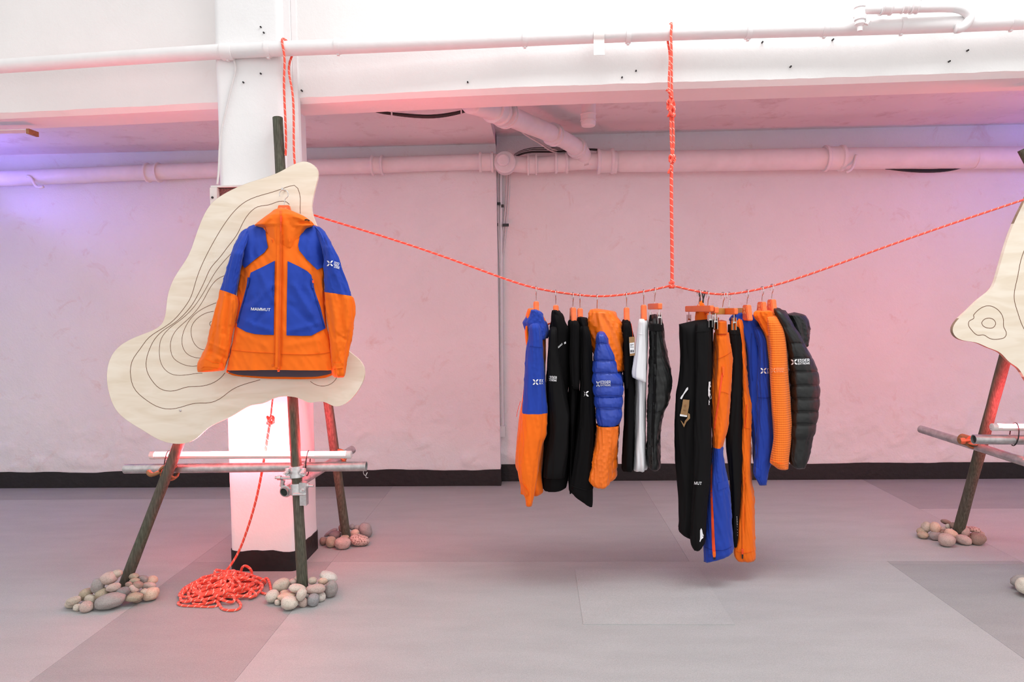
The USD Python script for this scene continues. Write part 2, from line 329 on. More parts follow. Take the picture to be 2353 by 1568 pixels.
plain('old_pipe_paint', (.78, .74, .745), .5, spec=.35, var=.10, scale=7., bump=.3, bscale=30., bdist=.004)
plain('black_paint', (.016, .013, .014), .5, spec=.4, var=.3, bump=.5, bscale=35., bdist=.006)
def floor_mat(name, k, tint=(1, 1, 1)):
    c = [.42*k*t for t in tint]
    mat(name, {'g': ('geometry', {}), 'mp': ('mapping', {'scale': (1.0, 3.5, 1.0)}), 'n': ('noise_texture', {'scale': 2.6, 'detail': 6., 'roughness': .55}), 'f': ('noise_texture', {'scale': 260., 'detail': 2.}),
        'r': ('rgb_ramp', {'ramp': [(.35, [x*.92 for x in c]), (.65, c)]}), 'rf': ('rgb_ramp', {'ramp': [(.3, (.86, .86, .86)), (.7, (1.08, 1.08, 1.08))]}), 'mu': ('mix', {'mix_type': 'multiply', 'fac': 1.0}),
        'bp': ('bump', {'strength': .25, 'distance': .001}), 'p': ('principled_bsdf', {'roughness': .62, 'specular_ior_level': .35})},
        [('g.position', 'mp.vector'), ('mp.vector', 'n.vector'), ('g.position', 'f.vector'), ('n.fac', 'r.fac'), ('f.fac', 'rf.fac'), ('r.color', 'mu.color1'), ('rf.color', 'mu.color2'), ('mu.color', 'p.base_color'),
         ('f.fac', 'bp.height'), ('bp.normal', 'p.normal')])
for i, k in enumerate((1.0, .80, 1.12, .90, 1.05)): floor_mat('floor_sheet_%d' % i, k)
# plywood: pale birch with long soft figure
mat('plywood', {'g': ('geometry', {}), 'mp': ('mapping', {'rotation': (0, .5, 0), 'scale': (2.2, 2.2, 11.)}), 'n': ('noise_texture', {'scale': 1.6, 'detail': 6., 'distortion': .9}), 'n2': ('noise_texture', {'scale': 9., 'detail': 5.}),
    'r': ('rgb_ramp', {'ramp': [(.3, (.74, .63, .49)), (.55, (.82, .725, .60)), (.75, (.86, .78, .66))]}), 'p': ('principled_bsdf', {'roughness': .55, 'specular_ior_level': .3})},
    [('g.position', 'mp.vector'), ('mp.vector', 'n.vector'), ('n.fac', 'r.fac'), ('r.color', 'p.base_color')])
plain('plywood_edge', (.36, .25, .17), .7, var=.3, scale=60.)
plain('engraved_line', (.16, .075, .04), .8)
mat('weathered_wood', {'g': ('geometry', {}), 'mp': ('mapping', {'scale': (75., 75., 5.)}), 'n': ('noise_texture', {'scale': 2.4, 'detail': 6.}), 'm': ('noise_texture', {'scale': 3.0, 'detail': 3.}),
    'r': ('rgb_ramp', {'ramp': [(.3, (.055, .049, .038)), (.5, (.088, .081, .064)), (.72, (.135, .124, .10))]}), 'r2': ('rgb_ramp', {'ramp': [(.4, (.85, 1.0, .86)), (.6, (1., .97, .93))]}),
    'mu': ('mix', {'mix_type': 'multiply', 'fac': 1.0}), 'bp': ('bump', {'strength': .5, 'distance': .002}), 'p': ('principled_bsdf', {'roughness': .7, 'specular_ior_level': .3})},
    [('g.position', 'mp.vector'), ('mp.vector', 'n.vector'), ('g.position', 'm.vector'), ('n.fac', 'r.fac'), ('m.fac', 'r2.fac'), ('r.color', 'mu.color1'), ('r2.color', 'mu.color2'), ('mu.color', 'p.base_color'), ('n.fac', 'bp.height'), ('bp.normal', 'p.normal')])
plain('galvanised_steel', (.62, .61, .61), .42, metal=.85, var=.35, scale=30., bump=.15, bscale=90.)
plain('cast_clamp_steel', (.72, .72, .72), .33, metal=.8, var=.25, scale=60., bump=.2, bscale=120.)
plain('dark_bore', (.02, .025, .022), .8)
plain('hook_steel', (.66, .62, .60), .22, metal=1.0, var=.1)
plain('dark_hook_steel', (.09, .07, .07), .35, metal=.7)
plain('hanger_orange', (.93, .165, .035), .42, spec=.5, var=.08)
plain('hanger_wood', (.55, .27, .06), .45, spec=.5, var=.2)
plain('leather_strap', (.34, .15, .055), .55, var=.4, scale=40., bump=.3)
plain('black_plastic', (.012, .011, .012), .4); plain('cable_white', (.70, .67, .66), .5); plain('cable_black', (.02, .014, .014), .5)
plain('tape_white', (.84, .80, .78), .35, var=.05); plain('card_brown', (.36, .20, .085), .75, var=.15, scale=40.); plain('paper_white', (.82, .82, .84), .7, var=.02); plain('paper_print', (.16, .16, .18), .8)
plain('drawcord_white', (.80, .80, .82), .7, var=.05); plain('cord_tan', (.45, .33, .2), .8); plain('frame_metal', (.72, .66, .64), .4, var=.1)
mat('red_mesh', {'g': ('geometry', {}), 'v': ('voronoi_texture', {'scale': 120.}), 'r': ('rgb_ramp', {'ramp': [(.2, (.34, .10, .09)), (.6, (.17, .05, .05))]}), 'p': ('principled_bsdf', {'roughness': .6})},
    [('g.position', 'v.vector'), ('v.distance', 'r.fac'), ('r.color', 'p.base_color')])
STONE = dict(grey=(.33, .30, .285), beige=(.52, .45, .37), cream=(.62, .56, .48), pink=(.50, .39, .345), tan=(.42, .35, .26), brown=(.30, .215, .175), peach=(.62, .46, .355), blue=(.31, .31, .315), white=(.64, .60, .545), slate=(.24, .225, .22))
for k, c in STONE.items():
    mat('stone_'+k, {'tc': ('texture_coordinate', {}), 'oi': ('object_info', {}), 'n': ('noise_texture', {'scale': 14., 'detail': 7., 'roughness': .65}), 'f': ('noise_texture', {'scale': 240., 'detail': 3.}),
        'r': ('rgb_ramp', {'ramp': [(.28, [x*.74 for x in c]), (.5, c), (.75, [min(1, x*1.13) for x in c])]}), 'rf': ('rgb_ramp', {'ramp': [(.34, (.72, .70, .68)), (.5, (1, 1, 1))]}), 'mu': ('mix', {'mix_type': 'multiply', 'fac': .8}),
        'bp': ('bump', {'strength': .25, 'distance': .002}), 'p': ('principled_bsdf', {'roughness': .72, 'specular_ior_level': .3})},
        [('tc.object', 'n.vector'), ('tc.object', 'f.vector'), ('n.fac', 'r.fac'), ('f.fac', 'rf.fac'), ('r.color', 'mu.color1'), ('rf.color', 'mu.color2'), ('mu.color', 'p.base_color'), ('f.fac', 'bp.height'), ('bp.normal', 'p.normal')])
mat('stone_speckled', {'tc': ('texture_coordinate', {}), 'n': ('voronoi_texture', {'scale': 95.}), 'r': ('rgb_ramp', {'ramp': [(.15, (.16, .085, .07)), (.40, (.42, .30, .25)), (.65, (.55, .43, .37))]}), 'p': ('principled_bsdf', {'roughness': .7})},
    [('tc.object', 'n.vector'), ('n.distance', 'r.fac'), ('r.color', 'p.base_color')])
def lamp(name, col, k): mat(name, {'e': ('emission', {'color': col, 'strength': k})}, [], surface='e.emission')
lamp('red_tube_glow', (1.0, .075, .10), 285.); lamp('dim_red_tube_glow', (1.0, .075, .10), 175.); lamp('blue_tube_glow', (.25, .18, 1.0), 75.)

# ------------------------------------------------------------------ the setting
def grid_mesh(xs, zs, fy, amp=.006, sc=2.2, seed=1):
    X, Z = np.meshgrid(xs, zs); Y = np.vectorize(fy)(X) if callable(fy) else np.full_like(X, fy)
    P = np.stack([X*sc, Z*sc, np.full_like(X, seed*3.1)], -1)
    rough = np.clip((1.1-Z)/.9, 0, 1)*np.clip(Z/.15, 0, 1)
    Y = Y-(fbm(P, 4, seed)-.5)*2*amp - (.12+rough)*np.clip((Z-.135)/.05, 0, 1)*(np.clip(fbm(P*4.0, 4, seed+4)-.46, 0, 1))*.055
    V = np.stack([X, Y, Z], -1).reshape(-1, 3); c, r = len(xs), len(zs); i = np.arange((r-1)*c).reshape(r-1, c)[:, :-1].ravel()
    return trimesh.Trimesh(V, np.vstack([np.stack([i, i+1, i+c+1], 1), np.stack([i, i+c+1, i+c], 1)]), process=False)
WL, WR, XJ = 5.42, 5.565, -0.297
CL, CR = 2.715, 2.81
XA, XB = -6.0, 6.0
wl_ = grid_mesh(np.linspace(XA, XJ, 400), np.linspace(-.01, CL+.02, 190), WL, seed=2)
wr_ = grid_mesh(np.linspace(XJ-.02, XB, 430), np.linspace(-.01, CR+.02, 190), WR, seed=5)
wr_.vertices[:, 1] = np.maximum(wr_.vertices[:, 1], WR-.03)
jog = box((XJ-.04, WL+.003, -.01), (XJ, WR+.1, CR+.02))
obj('wall_back', cat_([wl_, wr_, jog]), 'wall_paint', smooth=40, label='rough painted plaster wall at the back, stepping back behind the clothes', cat='wall', kind='structure')
def strip_bb(x0, x1, y, h, seed):
    xs = np.linspace(x0, x1, int((x1-x0)*45)); top = h+(fbm(np.stack([xs*3, xs*0, xs*0+seed], -1), 4, seed)-.5)*.022
    k = len(xs); yy = y-.007-(fbm(np.stack([xs*5, xs*0+3, xs*0], -1), 3, seed)-.5)*.006
    V = np.vstack([np.stack([xs, yy, 0*xs], 1), np.stack([xs, yy, top], 1), np.stack([xs, yy*0+y+.02, top], 1)]); i = np.arange(k-1); F = []
    for a in (0, k): F += [np.stack([a+i, a+i+1, a+k+i+1], 1), np.stack([a+i, a+k+i+1, a+k+i], 1)]
    return trimesh.Trimesh(V, np.vstack(F), process=False)
obj('baseboard_back', cat_([strip_bb(XA, XJ+.004, WL-.004, .132, 3), strip_bb(XJ, XB, WR-.004, .137, 8), box((XJ-.03, WL-.015, 0), (XJ+.005, WR, .13))]), 'black_paint', smooth=30, label='black painted skirting band along the foot of the back wall', cat='baseboard', kind='structure')
obj('wall_left', box((XA-.1, 3.3, 0), (XA, WR+.1, 3.4)), 'wall_paint', label='plain end wall far to the left of the alcove', cat='wall', kind='structure')
obj('wall_right', box((XB, 3.3, 0), (XB+.1, WR+.1, 3.4)), 'wall_paint', label='plain end wall far to the right of the alcove', cat='wall', kind='structure')
cl_ = cat_([box((XA, 3.985, CL), (XJ, WL+.1, CL+.15)), box((XJ-.01, 3.80, CR), (XB, WR+.1, CR+.1))])
obj('ceiling', cl_, 'ceiling_paint', label='stained low ceiling of the alcove behind the beam', cat='ceiling', kind='structure')
# beam: slightly crooked old downstand
bx_ = np.array([-6., -3.03, -1.74, -1.33, -.05, 1.28, 2.46, 6.]); by_ = np.array([3.98, 3.832, 3.742, 3.702, 3.615, 3.590, 3.562, 3.50])
byf = PchipInterpolator(bx_, by_)
xs = np.linspace(-6, 6, 420); yf = byf(xs)+(fbm(np.stack([xs*2, xs*0, xs*0], -1), 3, 4)-.5)*.006
zr = np.linspace(4.6, 2.567, 60); rows_ = []
for z in zr: rows_.append(np.stack([xs, yf-(fbm(np.stack([xs*1.6, xs*0+z*1.6, xs*0], -1), 4, 9)-.5)*.010, 0*xs+z+(fbm(np.stack([xs*14, xs*0, xs*0], -1), 3, 2)-.5)*.007*(z < 2.57)], 1))
rows_.append(np.stack([xs, yf+.030, 0*xs+2.541], 1)); rows_.append(np.stack([xs, yf+.24, 0*xs+2.541], 1)); rows_.append(np.stack([xs, yf+.24, 0*xs+3.0], 1))
k = len(xs); V = np.vstack(rows_); F = []; i = np.arange(k-1)
for a in range(len(rows_)-1): F += [np.stack([a*k+i, (a+1)*k+i+1, a*k+i+1], 1), np.stack([a*k+i, (a+1)*k+i, (a+1)*k+i+1], 1)]
obj('ceiling_beam', trimesh.Trimesh(V, np.vstack(F), process=False), 'beam_paint', smooth=18, label='wide white concrete beam across the top with a chamfered lower edge', cat='beam', kind='structure')
beam_ = stage.GetPrimAtPath('/World/ceiling_beam')
for q, y in ((1075, 190), (1429, 179), (1461, 164), (1751, 98), (1816, 154), (1913, 92), (2180, 142), (2222, 117), (694, 209)):
    w = at(q, y, 3.6); Yb = float(byf(w[0])); w = at(q, y, Yb); obj('nail_hole', tube([w+[0, -.012, 0], w+[0, .02, 0]], .0042, 8), 'black_paint', beam_)
# column with rounded corners, black painted foot
def column_mesh(z0, z1, grow=0.0, m=60, jag=0.0):
    g = Polygon([(-1.682, 3.615), (-1.318, 3.615), (-1.318, 4.0), (-1.682, 4.0)]).buffer(-.035).buffer(.035+grow, quad_segs=5)
    p = np.array(g.exterior.segmentize(.03).coords)[:-1]; zs = np.linspace(z0, z1, m); V = []
    for q, z in enumerate(zs):
        d = (fbm(np.concatenate([p*6, np.full((len(p), 1), z*4)], 1), 3, 6)-.5)*.007
        c = p.mean(0); n = (p-c)/np.linalg.norm(p-c, axis=1, keepdims=True)
        zz = np.full(len(p), z) + (jag*(fbm(np.concatenate([p*9, np.zeros((len(p), 1))], 1), 3, 2)-.5) if q == m-1 else 0)
        V.append(np.column_stack([p+n*d[:, None], zz]))
    V = np.vstack(V); c = len(p); a = np.arange(c); b = (a+1) % c; F = []
    for i in range(m-1): F += [np.stack([i*c+a, i*c+b, (i+1)*c+b], 1), np.stack([i*c+a, (i+1)*c+b, (i+1)*c+a], 1)]
    V = np.vstack([V, [[-1.5, 3.8, z1]]]); F.append(np.stack([(m-1)*c+a, (m-1)*c+b, np.full(c, len(V)-1)], 1))
    mm = trimesh.Trimesh(V, np.vstack(F), process=False)
    if mm.volume < 0: mm.invert()
    return mm
col = thing('column', 'square white concrete column with a black painted foot behind the left tripod', 'column', kind='structure')
obj('shaft', column_mesh(0, 4.6, m=150), 'column_paint', col, smooth=35)
for q, y in ((600, 63), (607, 76), (600, 170), (560, 190)):
    w = at(q, y, 3.615); obj('nail_hole', tube([w+[0, -.010, 0], w+[0, .02, 0]], .0040, 8), 'black_paint', col)
obj('painted_foot', column_mesh(0, .115, .005, 12, .03), 'black_paint', col, smooth=35, label='black painted foot')
# floor: slab with loose laid grey sheets
fl = thing('floor', 'grey hall floor laid with large sheets of slightly different tone', 'floor', kind='structure')
obj('slab', box((-7, -4, -.10), (7, WR+.05, 0)), 'floor_sheet_0', fl)
sheets = [((-7, -4), (-1.9605, 5.06), 0, .003), ((-1.9595, -4), (-1.1655, 3.75), 1, .003), ((-1.9595, 3.751), (-1.1655, 5.06), 3, .003), ((-7, 5.061), (-1.1655, 5.55), 1, .003),
          ((-1.1645, 3.751), (.832, 5.55), 3, .003), ((.833, 3.751), (2.6195, 5.55), 0, .003), ((2.6205, 3.7), (7, 4.731), 4, .003), ((2.6205, 4.732), (7, 5.55), 1, .003),
          ((-1.1645, -4), (1.9065, 3.75), 0, .003), ((1.9075, -4), (7, 3.699), 1, .003), ((1.9075, 3.70), (2.6195, 3.75), 1, .003), ((.195, 2.985), (.86, 3.64), 4, .0055)]
for lo, hi, k, t in sheets: obj('floor_sheet', box((*lo, 0), (*hi, t)), 'floor_sheet_%d' % k, fl)


# ------------------------------------------------------------------ fixed things of the old hall: pipes, cables, boxes
def ppath(pts, Y=None):
    return np.array([at(p[0], p[1], p[2] if len(p) > 2 else Y) for p in pts])
def collar(c, d, r, l, lip=.006):
    """ring collar with two raised lips around a pipe at c along d"""
    d = np.asarray(d, float)/np.linalg.norm(d); s = np.array([-.505, -.5, -.36, -.30, .30, .36, .5, .505])*l
    rr = np.array([r*.9, r+lip, r+lip, r+lip*.35, r+lip*.35, r+lip, r+lip, r*.9])
    return tube([np.asarray(c)+d*k for k in s], rr, 28)
# long white pipe along the beam
pp = np.array([(-6, 3.83), (-2.94, 3.70), (-2.157, 3.640), (-1.312, 3.568), (.016, 3.522), (.695, 3.512), (1.463, 3.500), (2.405, 3.478), (6, 3.40)])
pf = PchipInterpolator(pp[:, 0], pp[:, 1]); px_ = np.linspace(-5.9, 5.9, 160); PZ = 2.78; PR = .0375
wp = thing('water_pipe', 'long white painted water pipe running along the face of the beam', 'pipe', (0, 3.52, PZ))
obj('pipe', tube(np.stack([px_, pf(px_), px_*0+PZ+.004*np.sin(px_*2.3)], 1), PR, 26), 'pipe_paint', wp, smooth=True)
def on_pipe(px):
    q = min(px_, key=lambda x: abs(project((x, float(pf(x)), PZ))[0]-px)); return np.array([q, float(pf(q)), PZ])
for q in (515, 628, 772, 1208, 1458, 1704, 1898, 2075, 2340):
    c = on_pipe(q); obj('pipe_clip', cat_([tube([c+[-.012, 0, 0], c+[.012, 0, 0]], PR+.004, 26), box(c+[-.006, -.006, -PR-.010], c+[.006, .012, -PR+.004])]), 'pipe_paint', wp, smooth=30)
c = on_pipe(512); obj('pipe_coupling', tube([c+[-.03, 0, 0], c+[-.028, 0, 0], c+[.028, 0, 0], c+[.03, 0, 0]], [PR, PR+.006, PR+.006, PR], 26), 'pipe_paint', wp, smooth=30)
# strip of tape hanging over the pipe
tp = on_pipe(1371); ang = np.linspace(.5*np.pi+.6, 1.5*np.pi-.75, 14); pl = [(tp[1]+(PR+.0025)*np.cos(a), tp[2]+(PR+.0025)*np.sin(a)) for a in ang]
pl = [(pl[0][0]+.05, pl[0][1]+.03)]+pl+[(pl[-1][0]+.002, pl[-1][1]-.035), (pl[-1][0]-.003, pl[-1][1]-.062), (pl[-1][0]-.008, pl[-1][1]-.078)]
V = np.array([(tp[0]+s*.027, y, z) for y, z in pl for s in (-1, 1)]); k = len(pl); F = [(2*i, 2*i+1, 2*i+3) for i in range(k-1)]+[(2*i, 2*i+3, 2*i+2) for i in range(k-1)]
tm = trimesh.Trimesh(V, F, process=False); t2 = tm.copy(); t2.apply_translation([0, -.0015, 0]); t2.invert()
obj('tape_strip', cat_([tm, t2]), 'tape_white', smooth=50, label='strip of white tape stuck over the water pipe with its end hanging free', cat='tape')
# small pipe with valves at the upper right
br = thing('branch_pipe', 'short white branch pipe with drain valve curving into the water pipe at top right', 'pipe', at(1980, 30, 3.44))
pth = spline(ppath([(1976, 30), (1977, 24), (1990, 21), (2060, 18), (2140, 14), (2190, 13), (2222, 19), (2236, 34), (2228, 50), (2205, 60)], 3.415), 60); pth[:, 1] += np.linspace(0, .03, 60)
obj('bent_pipe', tube(pth, .022, 20), 'pipe_paint', br, smooth=True)
for q, l, r in ((2035, .052, .035), (2078, .026, .030), (2100, .030, .033)):
    c = at(q, 18-(q-2035)*.03, 3.42); obj('pipe_fitting', collar(c, [1, 0, 0], r-.006, l), 'pipe_paint', br, smooth=30)
obj('riser', tube(ppath([(2098, 20), (2112, -12), (2150, -70)], 3.425), .021, 18), 'pipe_paint', br, smooth=30)
c = at(1976, 52, 3.41)
obj('drain_valve', cat_([tube([c+[0, 0, .075], c+[0, 0, .03], c+[0, 0, .028], c+[0, 0, .012], c+[0, 0, .010], c+[0, 0, -.008], c+[0, 0, -.02], c+[0, 0, -.04]], [.018, .018, .026, .026, .020, .024, .013, .012], 16),
    tube([c+[0, 0, .005], c+[.03, -.005, .007]], .009, 10)]), 'pipe_paint', br, smooth=30)
obj('valve_lever', tube([c+[.028, -.01, .022], c+[.034, -.012, 0], c+[.024, -.014, -.016]], [.011, .012, .008], 10), 'pipe_paint', br, smooth=30)
obj('junction_elbow', collar(at(1976, 27, 3.415), [0, 0, 1], .022, .05), 'pipe_paint', br, smooth=30)
# drain pipe along the back wall
dz = 2.535; yl, yr = WL-.105, WR-.215
dp = thing('drain_pipe', 'thick pink lit drain pipe with collars running along the back wall', 'pipe', (0, yl, dz))
def dpt(px, py): return at(px, py, yl if px < 1130 else yr)
xs_l = [(-330, 421), (0, 411), (350, 396), (520, 390), (760, 383), (900, 379), (1050, 373.5), (1165, 373)]
obj('pipe_run', tube(spline([at(a, b, yl) for a, b in xs_l], 60), .060, 28), 'old_pipe_paint', dp, smooth=True)
xs_r = [(1165, 374), (1230, 379), (1330, 372), (1420, 371), (1600, 370), (1900, 365), (2350, 362), (2800, 357)]
rpth = spline([at(a, b, yr) for a, b in xs_r], 80); rx = np.array([project(p)[0] for p in rpth])
obj('pipe_run', tube(rpth, np.where(rx < 1415, .062, .081), 28), 'old_pipe_paint', dp, smooth=True)
for q, y, l, r in ((352, 397, .10, .060), (868, 380, .09, .060), (1118, 373, .11, .061)):
    obj('pipe_collar', collar(at(q, y, yl), [1, 0, -.005], r, l, .017), 'old_pipe_paint', dp, smooth=30)
for q, y, l, r in ((1223, 379, .075, .062), (1290, 375, .10, .062), (1391, 371, .125, .080), (1915, 364, .14, .081)):
    obj('pipe_collar', collar(at(q, y, yr), [1, 0, 0], r, l, .018), 'old_pipe_paint', dp, smooth=30)
for q, y in ((1413, 373), (2240, 363)): obj('pipe_band', tube([at(q, y, yr)+[-.012, 0, 0], at(q, y, yr)+[.012, 0, 0]], .086 if q < 2000 else .0825, 28), 'old_pipe_paint', dp, smooth=30)
c = at(1160, 373, yl-.06); obj('inspection_cap', cat_([tube([c+[0, .1, 0], c+[0, .09, 0], c+[0, -.005, 0], c+[0, -.012, 0]], [.06, .082, .082, .07], 28), tube([c+[-.012, 0, .012], c+[-.012, -.035, .012], c+[-.012, -.042, .012]], [.048, .046, .036], 24)]), 'old_pipe_paint', dp, smooth=30)
bp = spline([at(1080, 234, 3.96), at(1150, 258, 4.24), at(1215, 286, 4.62), at(1285, 316, 5.0), at(1325, 340, 5.2), at(1342, 360, 5.32), at(1347, 374, yr)], 60)
obj('branch_run', tube(bp, np.linspace(.066, .060, 60), 28), 'old_pipe_paint', dp, smooth=True)
for i, l, rr in ((10, .10, .067), (14, .04, .074), (40, .05, .066), (52, .04, .063)): obj('pipe_collar', collar(bp[i], bp[i+1]-bp[i-1], rr, l, .014), 'old_pipe_paint', dp, smooth=30)
for pts, Y in (([(62, 405), (70, 408), (78, 421), (100, 429)], yl-.065), ([(1968, 356), (1964, 372), (1957, 388), (1944, 396)], yr-.088)):
    obj('pipe_hook', tube(spline(ppath(pts, Y), 20), .010, 10), 'old_pipe_paint', dp, smooth=True)
st = thing('stub_pipe', 'short pipe stub coming down out of the alcove ceiling behind the beam', 'pipe', at(1352, 292, 4.6))
c = at(1352, 290, 4.6); obj('pipe', tube([c+[.003, 0, .17], c+[0, 0, .01], c+[0, 0, 0]], [.048, .048, .044], 26), 'old_pipe_paint', st, smooth=40)
obj('pipe_collar', collar(c+[0, 0, .055], [0, 0, 1], .048, .05, .005), 'old_pipe_paint', st, smooth=30)
# cables
cb = thing('hanging_cable', 'black cables sagging below the beam in front of the alcove ceiling', 'cable', at(980, 268, 4.3))
obj('cable', tube(spline(ppath([(840, 246), (872, 257), (930, 264), (985, 267), (1040, 261), (1092, 248), (1120, 238)], 4.25), 40), .0095, 8), 'cable_black', cb, smooth=True)
obj('cable', tube(spline(ppath([(840, 246), (885, 260), (950, 269), (1000, 270), (1050, 262), (1100, 247)], 4.27), 40), .005, 8), 'cable_black', cb, smooth=True)
for q, y in ((900, 261), (1060, 257)): obj('cable_tie', box(at(q, y+6, 4.23)-.004, at(q, y-6, 4.23)+.004), 'pipe_paint', cb)
bd = thing('cable_bundle', 'bundle of dark cables lying on the drain pipe beneath the sloping branch', 'cable', at(1250, 352, 5.42))
for i in range(5):
    obj('cable', tube(spline(ppath([(1182, 362-i*1.5), (1215, 350-i*2), (1260, 349-i*2.2), (1310, 346-i*1.2), (1372, 344+i*.6)], yr-.01+i*.012), 30), .008-.0008*i, 6), 'cable_black' if i % 2 == 0 else 'cable_white', bd, smooth=True)
bd2 = thing('loose_cable', 'thin pale cables running from the beam down to the drain pipe along the sloping branch', 'cable', at(1250, 320, 5.2))
for d in (0, 5): obj('cable', tube(spline(ppath([(1185, 285+d), (1208, 305+d, 5.0), (1245, 328+d, 5.2), (1275, 345+d, 5.33), (1300, 346+d, 5.35)], 4.9), 30), .006, 6), 'cable_white', bd2, smooth=True)
gap = thing('pipe_cable', 'dark cable sagging below the drain pipe at the right', 'cable', at(2120, 392, yr-.02))
for i in range(2): obj('cable', tube(spline(ppath([(2035, 387), (2080, 390+i*3), (2130, 391.5+i*4), (2180, 389+i*3), (2210, 385)], yr+.03-.02*i), 30), .009-.003*i, 8), 'cable_black', gap, smooth=True)
# conduits in the wall corner
cd = thing('corner_conduit', 'painted electrical conduits running down the corner of the back wall to a small box', 'conduit', at(1152, 985, WR-.03))
for (x0, x1, r, Y, m_) in ((1141.5, 1146, .008, WR-.03, 'pipe_paint'), (1150.5, 1151.5, .013, WR-.03, 'pipe_paint'), (1144.5, 1149, .006, WR-.045, 'cable_white'), (1162, 1141.5, .006, WR-.02, 'cable_white'), (1167, 1150, .005, WR-.018, 'cable_white')):
    obj('conduit', tube(spline(ppath([(x0+(3 if x0 > 1160 else 0), 395), (x0, 470), ((x0+x1)/2, 560), (x1, 640), (x1+1, 800), (x1+3, 985)], Y), 50), r, 8), m_, cd, smooth=True)
a, b = at(1146, 1003, WR-.02), at(1160, 980, WR-.05); obj('switch_box', box(np.minimum(a, b), np.maximum(a, b)), 'pipe_paint', cd)
for q, y, w in ((1146, 468, 7), (1155, 473, 5), (1142, 516, 5), (1162, 517, 14)): a, b = at(q-w/2, y+4, WR-.04), at(q+w/2, y-3, WR-.06); obj('tape_scrap', box(np.minimum(a, b), np.maximum(a, b)), 'black_plastic', cd)
# cable down the column, trunking beside it, heater box, lamp batten
obj('column_cable', tube(spline(ppath([(537, 138), (541, 158), (536, 185), (528, 215), (520, 250), (511, 290), (505, 335), (503, 380), (499, 424)], 3.600), 60), .0055, 8), 'cable_white', smooth=True, label='thin white cable wandering down the face of the column', cat='cable')
tr = thing('cable_trunking', 'white square cable trunking running up the right side of the column', 'trunking', (-1.29, 3.68, 1.9))
obj('trunk', box((-1.320, 3.650, 1.9), (-1.285, 3.71, 4.5)), 'pipe_paint', tr); obj('trunk', box((-1.284, 3.672, 2.1), (-1.258, 3.71, 4.5)), 'pipe_paint', tr)
hb = thing('wall_box', 'small pale metal box with reddish mesh on the column, half hidden by the left board', 'box', at(530, 465, 3.56))
q = lambda x, y, Y: at(x, y, Y)
def slab(x0, y0, x1, y1, Y0, Y1):
    a, b = at(x0, y1, Y0), at(x1, y0, Y0); return box((a[0], Y0, a[2]), (b[0], Y1, b[2]))
obj('frame', cat_([slab(484, 424, 610, 431, 3.50, 3.62), slab(484, 498, 610, 505, 3.50, 3.62), slab(484, 431, 498, 498, 3.49, 3.62)]), 'frame_metal', hb)
obj('mesh_panel', slab(498, 431, 610, 498, 3.52, 3.61), 'red_mesh', hb); obj('screw', tube([at(488, 454, 3.492), at(488, 454, 3.486)], .006, 12), 'black_plastic', hb)
lb = thing('lamp_batten', 'end of a pale ceiling lamp batten under the beam at the far left', 'lamp', at(30, 301, 3.92))
obj('housing', slab(-260, 297, 60, 306, 3.90, 3.97), 'frame_metal', lb); obj('end_cap', slab(60, 295.5, 66, 307, 3.895, 3.975), 'leather_strap', lb)
# alcove lamps: blue tubes hidden far left and right, outside the picture
for i, (x, y, z, side) in enumerate(((-4.35, 4.5, 2.30, 'left'), (4.6, 4.6, 2.38, 'right'))):
    t = thing('blue_tube_lamp', 'blue light tube hung high in the alcove, far %s' % side, 'lamp', (x, y, z))
    obj('tube', bar((x, y-.55, z), (x, y+.55, z), .016, 16), 'blue_tube_glow', t, smooth=40); obj('holder', box((x-.05, y-.6, z-.06), (x+.05, y+.6, z-.02)), 'pipe_paint', t)
    for k in (-.4, .4): obj('hanger_wire', bar((x, y+k, z+.05), (x, y+k, CL+.05), .003, 6), 'black_plastic', t)

# ------------------------------------------------------------------ tripods of poles and scaffold tubes
WOODR = .0262
lapex = at(650, 385, 3.47)
def grounded(px, py, Y): p = at(px, py, Y); p[2] = 0.0; return p
L1, L2, L3 = grounded(276, 1352, 3.31), grounded(696, 1348, 3.31), grounded(797, 1235, 4.07)
top2 = at(638, 271, 3.56)
lt = thing('tripod_stand', 'left tripod of weathered poles with scaffold tubes carrying the big contour board', 'stand', (L2[0], 3.5, 0))
def pole(a, b, r=WOODR): return tube([a+(b-a)*t for t in np.linspace(0, 1, 14)], r*(1+.04*np.sin(np.arange(14)*1.9)), 22)
e1 = L1+(lapex-L1)*.97; e1[1] += .03
pl1, pl2, pl3 = (L1, e1), (L2, top2), (L3, L3+(lapex+[.05, .06, 0]-L3)*.96)
for a, b in (pl1, pl2, pl3): obj('pole', pole(a, b), 'weathered_wood', lt, smooth=50)
ca, cb_ = at(287, 1078, 3.43), at(842, 1072, 3.43)
obj('cross_tube', hollow(ca, cb_, .0245), 'galvanised_steel', lt, smooth=40)
da, db = at(652, 1132, 3.392), at(809, 1034, 4.05)
dd = (db-da)/np.linalg.norm(db-da)
obj('cross_tube', hollow(da, db, .0245), 'galvanised_steel', lt, smooth=40)
def on_line(a, b, Y): return a+(b-a)*((Y-a[1])/(b[1]-a[1]))
def on_z(a, b, z): return a+(b-a)*((z-a[2])/(b[2]-a[2]))
